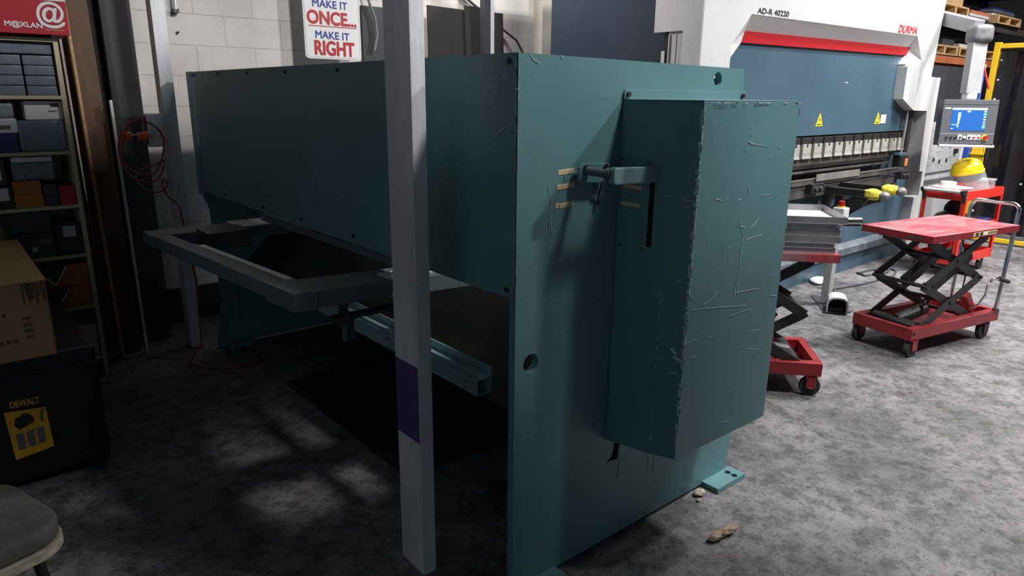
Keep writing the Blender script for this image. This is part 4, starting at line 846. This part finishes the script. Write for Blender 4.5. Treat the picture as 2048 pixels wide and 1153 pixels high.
def on_tr(x, y, z): return FR[tr] @ Vector((x, y, z))
vp = on_tr(.41, .20, .727)
fs = thing('face_shield', 'yellow face shield with a clear visor standing on the red trolley', 'face shield', vp)
Tv = Matrix.Translation(vp+Vector((0, 0, .225))) @ Matrix.Rotation(math.radians(-14), 4, (.62, .737, 0))
pf = [(.135, -.02), (.142, -.015), (.142, .0), (.135, .005), (.132, .03), (.115, .075), (.08, .105), (.04, .118), (0, .122)]
m = MB(); m.lathe(pf, (0, 0, 0), 32); m.v = [Tv @ v for v in m.v]; m.build('crown', 'visor_yellow', fs, smooth=True)
m = MB(); vs = []
for z, r in ((.0, .137), (-.1, .16), (-.19, .175)):
    for k in range(19): a = math.radians(120+k*10); vs.append(Tv @ Vector((r*math.cos(a), r*math.sin(a), z)))
m.add(vs, [(i*19+k, i*19+k+1, (i+1)*19+k+1, (i+1)*19+k) for i in range(2) for k in range(18)]); vo = m.build('clear_visor', 'visor_clear', fs, smooth=True)
m = MB(); m.lathe([(.10, -.09), (.115, -.08), (.118, -.03), (.11, -.02)], (0, 0, 0), 24); m.v = [Tv @ v for v in m.v]; m.build('head_band', 'charcoal', fs, smooth=True)
c = on_tr(.68, .17, .7275)
tb = thing('plastic_tub', 'clear plastic tub with rim behind the face shield on the trolley', 'tub', c)
MB().box(c.x-.07, c.x+.06, c.y-.11, c.y+.12, c.z, c.z+.125).build('body', 'tub', tb, bev=.012); MB().box(c.x-.076, c.x+.066, c.y-.116, c.y+.126, c.z+.126, c.z+.146).build('rim', 'tub', tb, bev=.006)
c = on_tr(.16, .20, .727)
pd = MB().box(-.12, .12, -.12, .12, 0, .010, Matrix.Translation(on_tr(.09, .17, .8165)) @ Matrix.Rotation(math.radians(-18), 4, 'Z')).build('clipboard', 'paper', bev=.002); tag(pd, 'white clipboard of papers across the red trolley top', 'clipboard')
c = on_tr(.12, .22, .827)
tp = thing('tape_roll', 'roll of pale tape lying on the papers on the trolley', 'tape', c)
MB().lathe([(.03, 0), (.065, 0), (.067, .004), (.067, .036), (.065, .04), (.03, .04), (.028, .03), (.028, .008), (.03, 0)], c, 28).build('tape', 'tape_pale', tp); MB().lathe([(.022, .002), (.028, .002), (.028, .038), (.022, .038), (.022, .002)], c, 24).build('core', 'card', tp)
c = on_tr(.33, .2, .406)
hb2 = thing('welding_helmet', 'black rounded helmet bag on the middle shelf of the red trolley', 'helmet', c)
MB().blob(c+Vector((-.08, 0, .09)), .20, .16, .09, 20, 12, .03).build('shell', 'plastic_black', hb2, smooth=True); MB().blob(c+Vector((.05, .04, .17)), .08, .08, .10, 16, 10, .03).build('neck', 'rubber', hb2, smooth=True)
c = on_tr(.58, .11, .406)
bt = thing('blue_case', 'dark blue hinged case on the middle shelf of the red trolley', 'case', c)
MB().box(c.x-.11, c.x+.12, c.y-.09, c.y+.07, c.z+.002, c.z+.06).build('body', 'navy', bt, bev=.008); MB().box(c.x-.11, c.x+.12, c.y-.09, c.y+.07, c.z+.062, c.z+.095).build('lid', 'navy', bt, bev=.01)
c = on_tr(.25, .15, .126)
pt_ = thing('power_tool', 'black power tool with a cord on the bottom shelf of the trolley', 'tool', c)
MB().cyl(c+Vector((-.12, -.03, .06)), c+Vector((.12, .03, .06)), .045, 16).build('motor_body', 'plastic_black', pt_, bev=.01); MB().cyl(c+Vector((.12, .03, .06)), c+Vector((.17, .04, .06)), .03, 14).build('head', 'steel', pt_)
MB().tube([c+Vector((-.12, -.03, .06)), c+Vector((-.16, -.12, .09)), c+Vector((-.05, -.17, .07)), c+Vector((.0, -.155, .0)), c+Vector((.04, -.17, .08)), c+Vector((.1, -.1, .06))], .008).build('cord', 'cable', pt_, smooth=True)

# ------------------------------------------------------------ welding screen, blue post, boards
wsn = thing('welding_screen', 'tall yellow framed screen hung with shiny black film at the right edge', 'screen', (9.35, 2.1, 0))
MB().box(9.32, 9.38, 2.745, 2.805, 0, 2.22).build('frame_post', 'yellow', wsn, bev=.004); MB().box(9.32, 9.38, .9, .96, 0, 2.22).build('frame_post', 'yellow', wsn, bev=.004)
MB().box(9.325, 9.375, .96, 2.745, 2.155, 2.205).build('top_rail', 'yellow', wsn, bev=.004); MB().box(9.325, 9.375, .9, 2.745, .02, .065).build('bottom_rail', 'yellow', wsn, bev=.004)
for y in (.93, 2.775): MB().box(9.1, 9.6, y-.03, y+.03, 0, .019).build('foot', 'yellow', wsn)
m = MB(); ny, nz = 60, 10; vs = []
for t_ in (0, .004):
    for j in range(nz+1):
        for i in range(ny+1):
            y = .97+(2.725-.97)*i/ny; z = .12+2.0*j/nz; vs.append((9.345+t_+.018*math.sin(i*.7+.4*math.sin(j*.8))+.008*math.sin(i*1.9+j*.5), y, z))
K = (ny+1)*(nz+1); fs_ = []
for j in range(nz):
    for i in range(ny): a = j*(ny+1)+i; fs_.append((a, a+1, a+ny+2, a+ny+1)); fs_.append((K+a+ny+1, K+a+ny+2, K+a+1, K+a))
m.add(vs, fs_); cu_ = m.build('black_curtain', 'film_black', wsn, smooth=True)
for k in range(9): MB().blob((9.335, 2.715, .35+.21*k), .012, .014, .014, 8, 6).build('fixing_clip', 'paper', cu_)
for k in range(5): MB().blob((9.325, 2.3-.12*(k % 3), .7+.28*k), .006, .012, .012, 8, 6).build('scuff', 'softgrey', cu_)
ys = thing('stand_bracket', 'yellow bracket box mounted low on the screen post behind the face shield', 'bracket', (9.25, 2.75, .8))
MB().box(9.22, 9.318, 2.70, 2.812, .86, 1.08).build('bracket_body', 'yellow', ys, bev=.006); MB().box(9.20, 9.317, 2.68, 2.815, 1.0, 1.02).build('flange', 'yellow', ys); MB().cyl((9.24, 2.66, .95), (9.24, 2.66, 1.12), .02, 10).build('lever', 'black', ys)
bpst = thing('blue_post', 'slim blue and white upright post behind the control panel', 'post', (9.2, 2.82, 0))
MB().box(9.17, 9.23, 2.82, 2.88, 0, 1.92).build('shaft', 'bluepaint', bpst, bev=.004); MB().box(9.165, 9.175, 2.88, 2.905, 0, 1.94).build('white_edge', 'paper', bpst); MB().box(9.17, 9.23, 2.82, 2.88, 1.921, 1.98).build('cap', 'paper', bpst)
MB().tube([(9.15, 2.86, 2.1), (9.16, 2.80, 1.9), (9.18, 2.74, 1.72)], .012).build('red_hose', 'ink_red', bpst, smooth=True)
wbd = thing('tool_cabinet', 'white metal cabinet with a handwritten board and grey recess beside the press brake', 'cabinet', (9.95, 3.5, 0))
MB().box(9.2, 10.9, 3.34, 3.55, 0, .50).build('lower_panel', 'white', wbd, bev=.003)
MB().box(9.2, 10.9, 3.42, 3.55, .50, .71).build('recess', 'galv', wbd); MB().box(9.2, 10.9, 3.36, 3.42, .60, .62).build('recess_shelf', 'steel', wbd)
wb = MB().box(9.2, 10.95, 3.38, 3.40, .71, 1.335).build('written_board', 'white', wbd)
rnd = random.Random(5); m = MB()
for k in range(90):
    x = rnd.choice((rnd.uniform(9.55, 9.75), rnd.uniform(9.8, 10.05), rnd.uniform(10.2, 10.6))); z = rnd.uniform(.76, 1.30); w = rnd.uniform(.02, .06)
    m.bar((x, 3.3795, z), (x+w, 3.3795, z+rnd.uniform(-.02, .02)), .001, .006)
m.build('handwriting', 'ink_grey', wb)['kind'] = 'stuff'
for x, z in ((10.27, 1.03), (9.78, .865), (9.98, .835), (10.22, .84)): MB().cyl((x, 3.3795, z), (x, 3.378, z), .032, 18).build('round_hole', 'void', wb)
MB().box(10.42, 10.50, 3.35, 3.379, .92, .98).build('magnet_clip', 'black', wb)
tag(MB().box(9.6, 11.3, 3.60, 3.66, 0, 2.02).build('dark_partition', 'charcoal', bev=.004), 'dark grey partition panel standing behind the white cabinet', 'panel')

# ------------------------------------------------------------ pallet racking
rk = thing('pallet_rack', 'pallet racking with orange and grey beams at the far right back', 'rack', (14.6, 5.1, 0))
for x in (12.2, 17.4):
    for y in (4.62, 5.5): MB().box(x, x+.1, y, y+.09, 0, 4.2).build('upright', 'navy', rk)
for z, mt in ((2.18, 'rust'), (2.80, 'dark_steel'), (3.45, 'dark_steel')):
    for y in (4.60, 5.55): MB().box(12.3, 17.4, y, y+.05, z, z+.11).build('beam', mt, rk)
    MB().box(12.3, 17.4, 4.60, 5.60, z+.11, z+.13).build('shelf_deck', 'dark_sheet', rk)
def pallet(x, y, z, lab, w=1.15, d=.95):
    t = thing('wooden_pallet', lab, 'pallet', (x, y, z), 0, 'pallets on the racking')
    MB().box(0, w, 0, d, 0, .02).build('bottom_deck', 'wood', t, local=True, bev=.002)
    for k in range(3): MB().box(k*(w-.08)/2, k*(w-.08)/2+.08, 0, d, .02, .12).build('stringer', 'wood', t, local=True, bev=.002)
    MB().box(0, w, 0, d, .12, .145).build('top_deck', 'wood', t, local=True, bev=.002)
    return t
pallet(12.42, 4.60, 2.311, 'wooden pallet at the left end of the lower rack level')
pallet(13.62, 4.60, 2.311, 'second wooden pallet from the left on the lower rack level')
pallet(14.85, 4.60, 2.311, 'rightmost wooden pallet on the lower rack level')
pallet(12.6, 4.60, 2.931, 'wooden pallet at the top left of the rack behind the boom')
pallet(15.05, 4.55, 2.931, 'wooden pallet loaded with steel sheets at the top right of the rack', 1.3)
def load(x0, x1, z0, z1, mt, nm, lab, cat, y=4.66, d=.8): tag(MB().box(x0, x1, y, y+d, z0, z1).build(nm, mt, bev=.004), lab, cat)
for k in range(4): load(15.06+.02*k, 16.33-.03*k, 3.0765+.032*k, 3.1075+.032*k, ('softgrey', 'charcoal', 'steel', 'navy')[k], 'sheet_bundle', '%s sheet bundle on the right rack pallet' % ('lowest pale grey', 'dark second', 'bright third', 'topmost blue')[k], 'sheets')
for k in range(3): load(13.95+.03*k, 14.95-.02*k, 2.931+.05*k, 2.979+.05*k, ('charcoal', 'softgrey', 'rust')[k], 'sheet_bundle', '%s sheet bundle between the two upper pallets' % ('lowest dark', 'middle pale', 'topmost orange')[k], 'sheets')
load(12.7, 13.6, 3.077, 3.30, 'card', 'carton', 'brown carton on the top left rack pallet', 'carton')
load(13.0, 13.5, 2.457, 2.56, 'charcoal', 'steel_offcut', 'dark steel offcut lying on the lower left pallet', 'offcut')
load(13.75, 14.7, 2.457, 2.52, 'softgrey', 'sheet_bundle', 'pale sheet bundle on the second lower pallet', 'sheets')
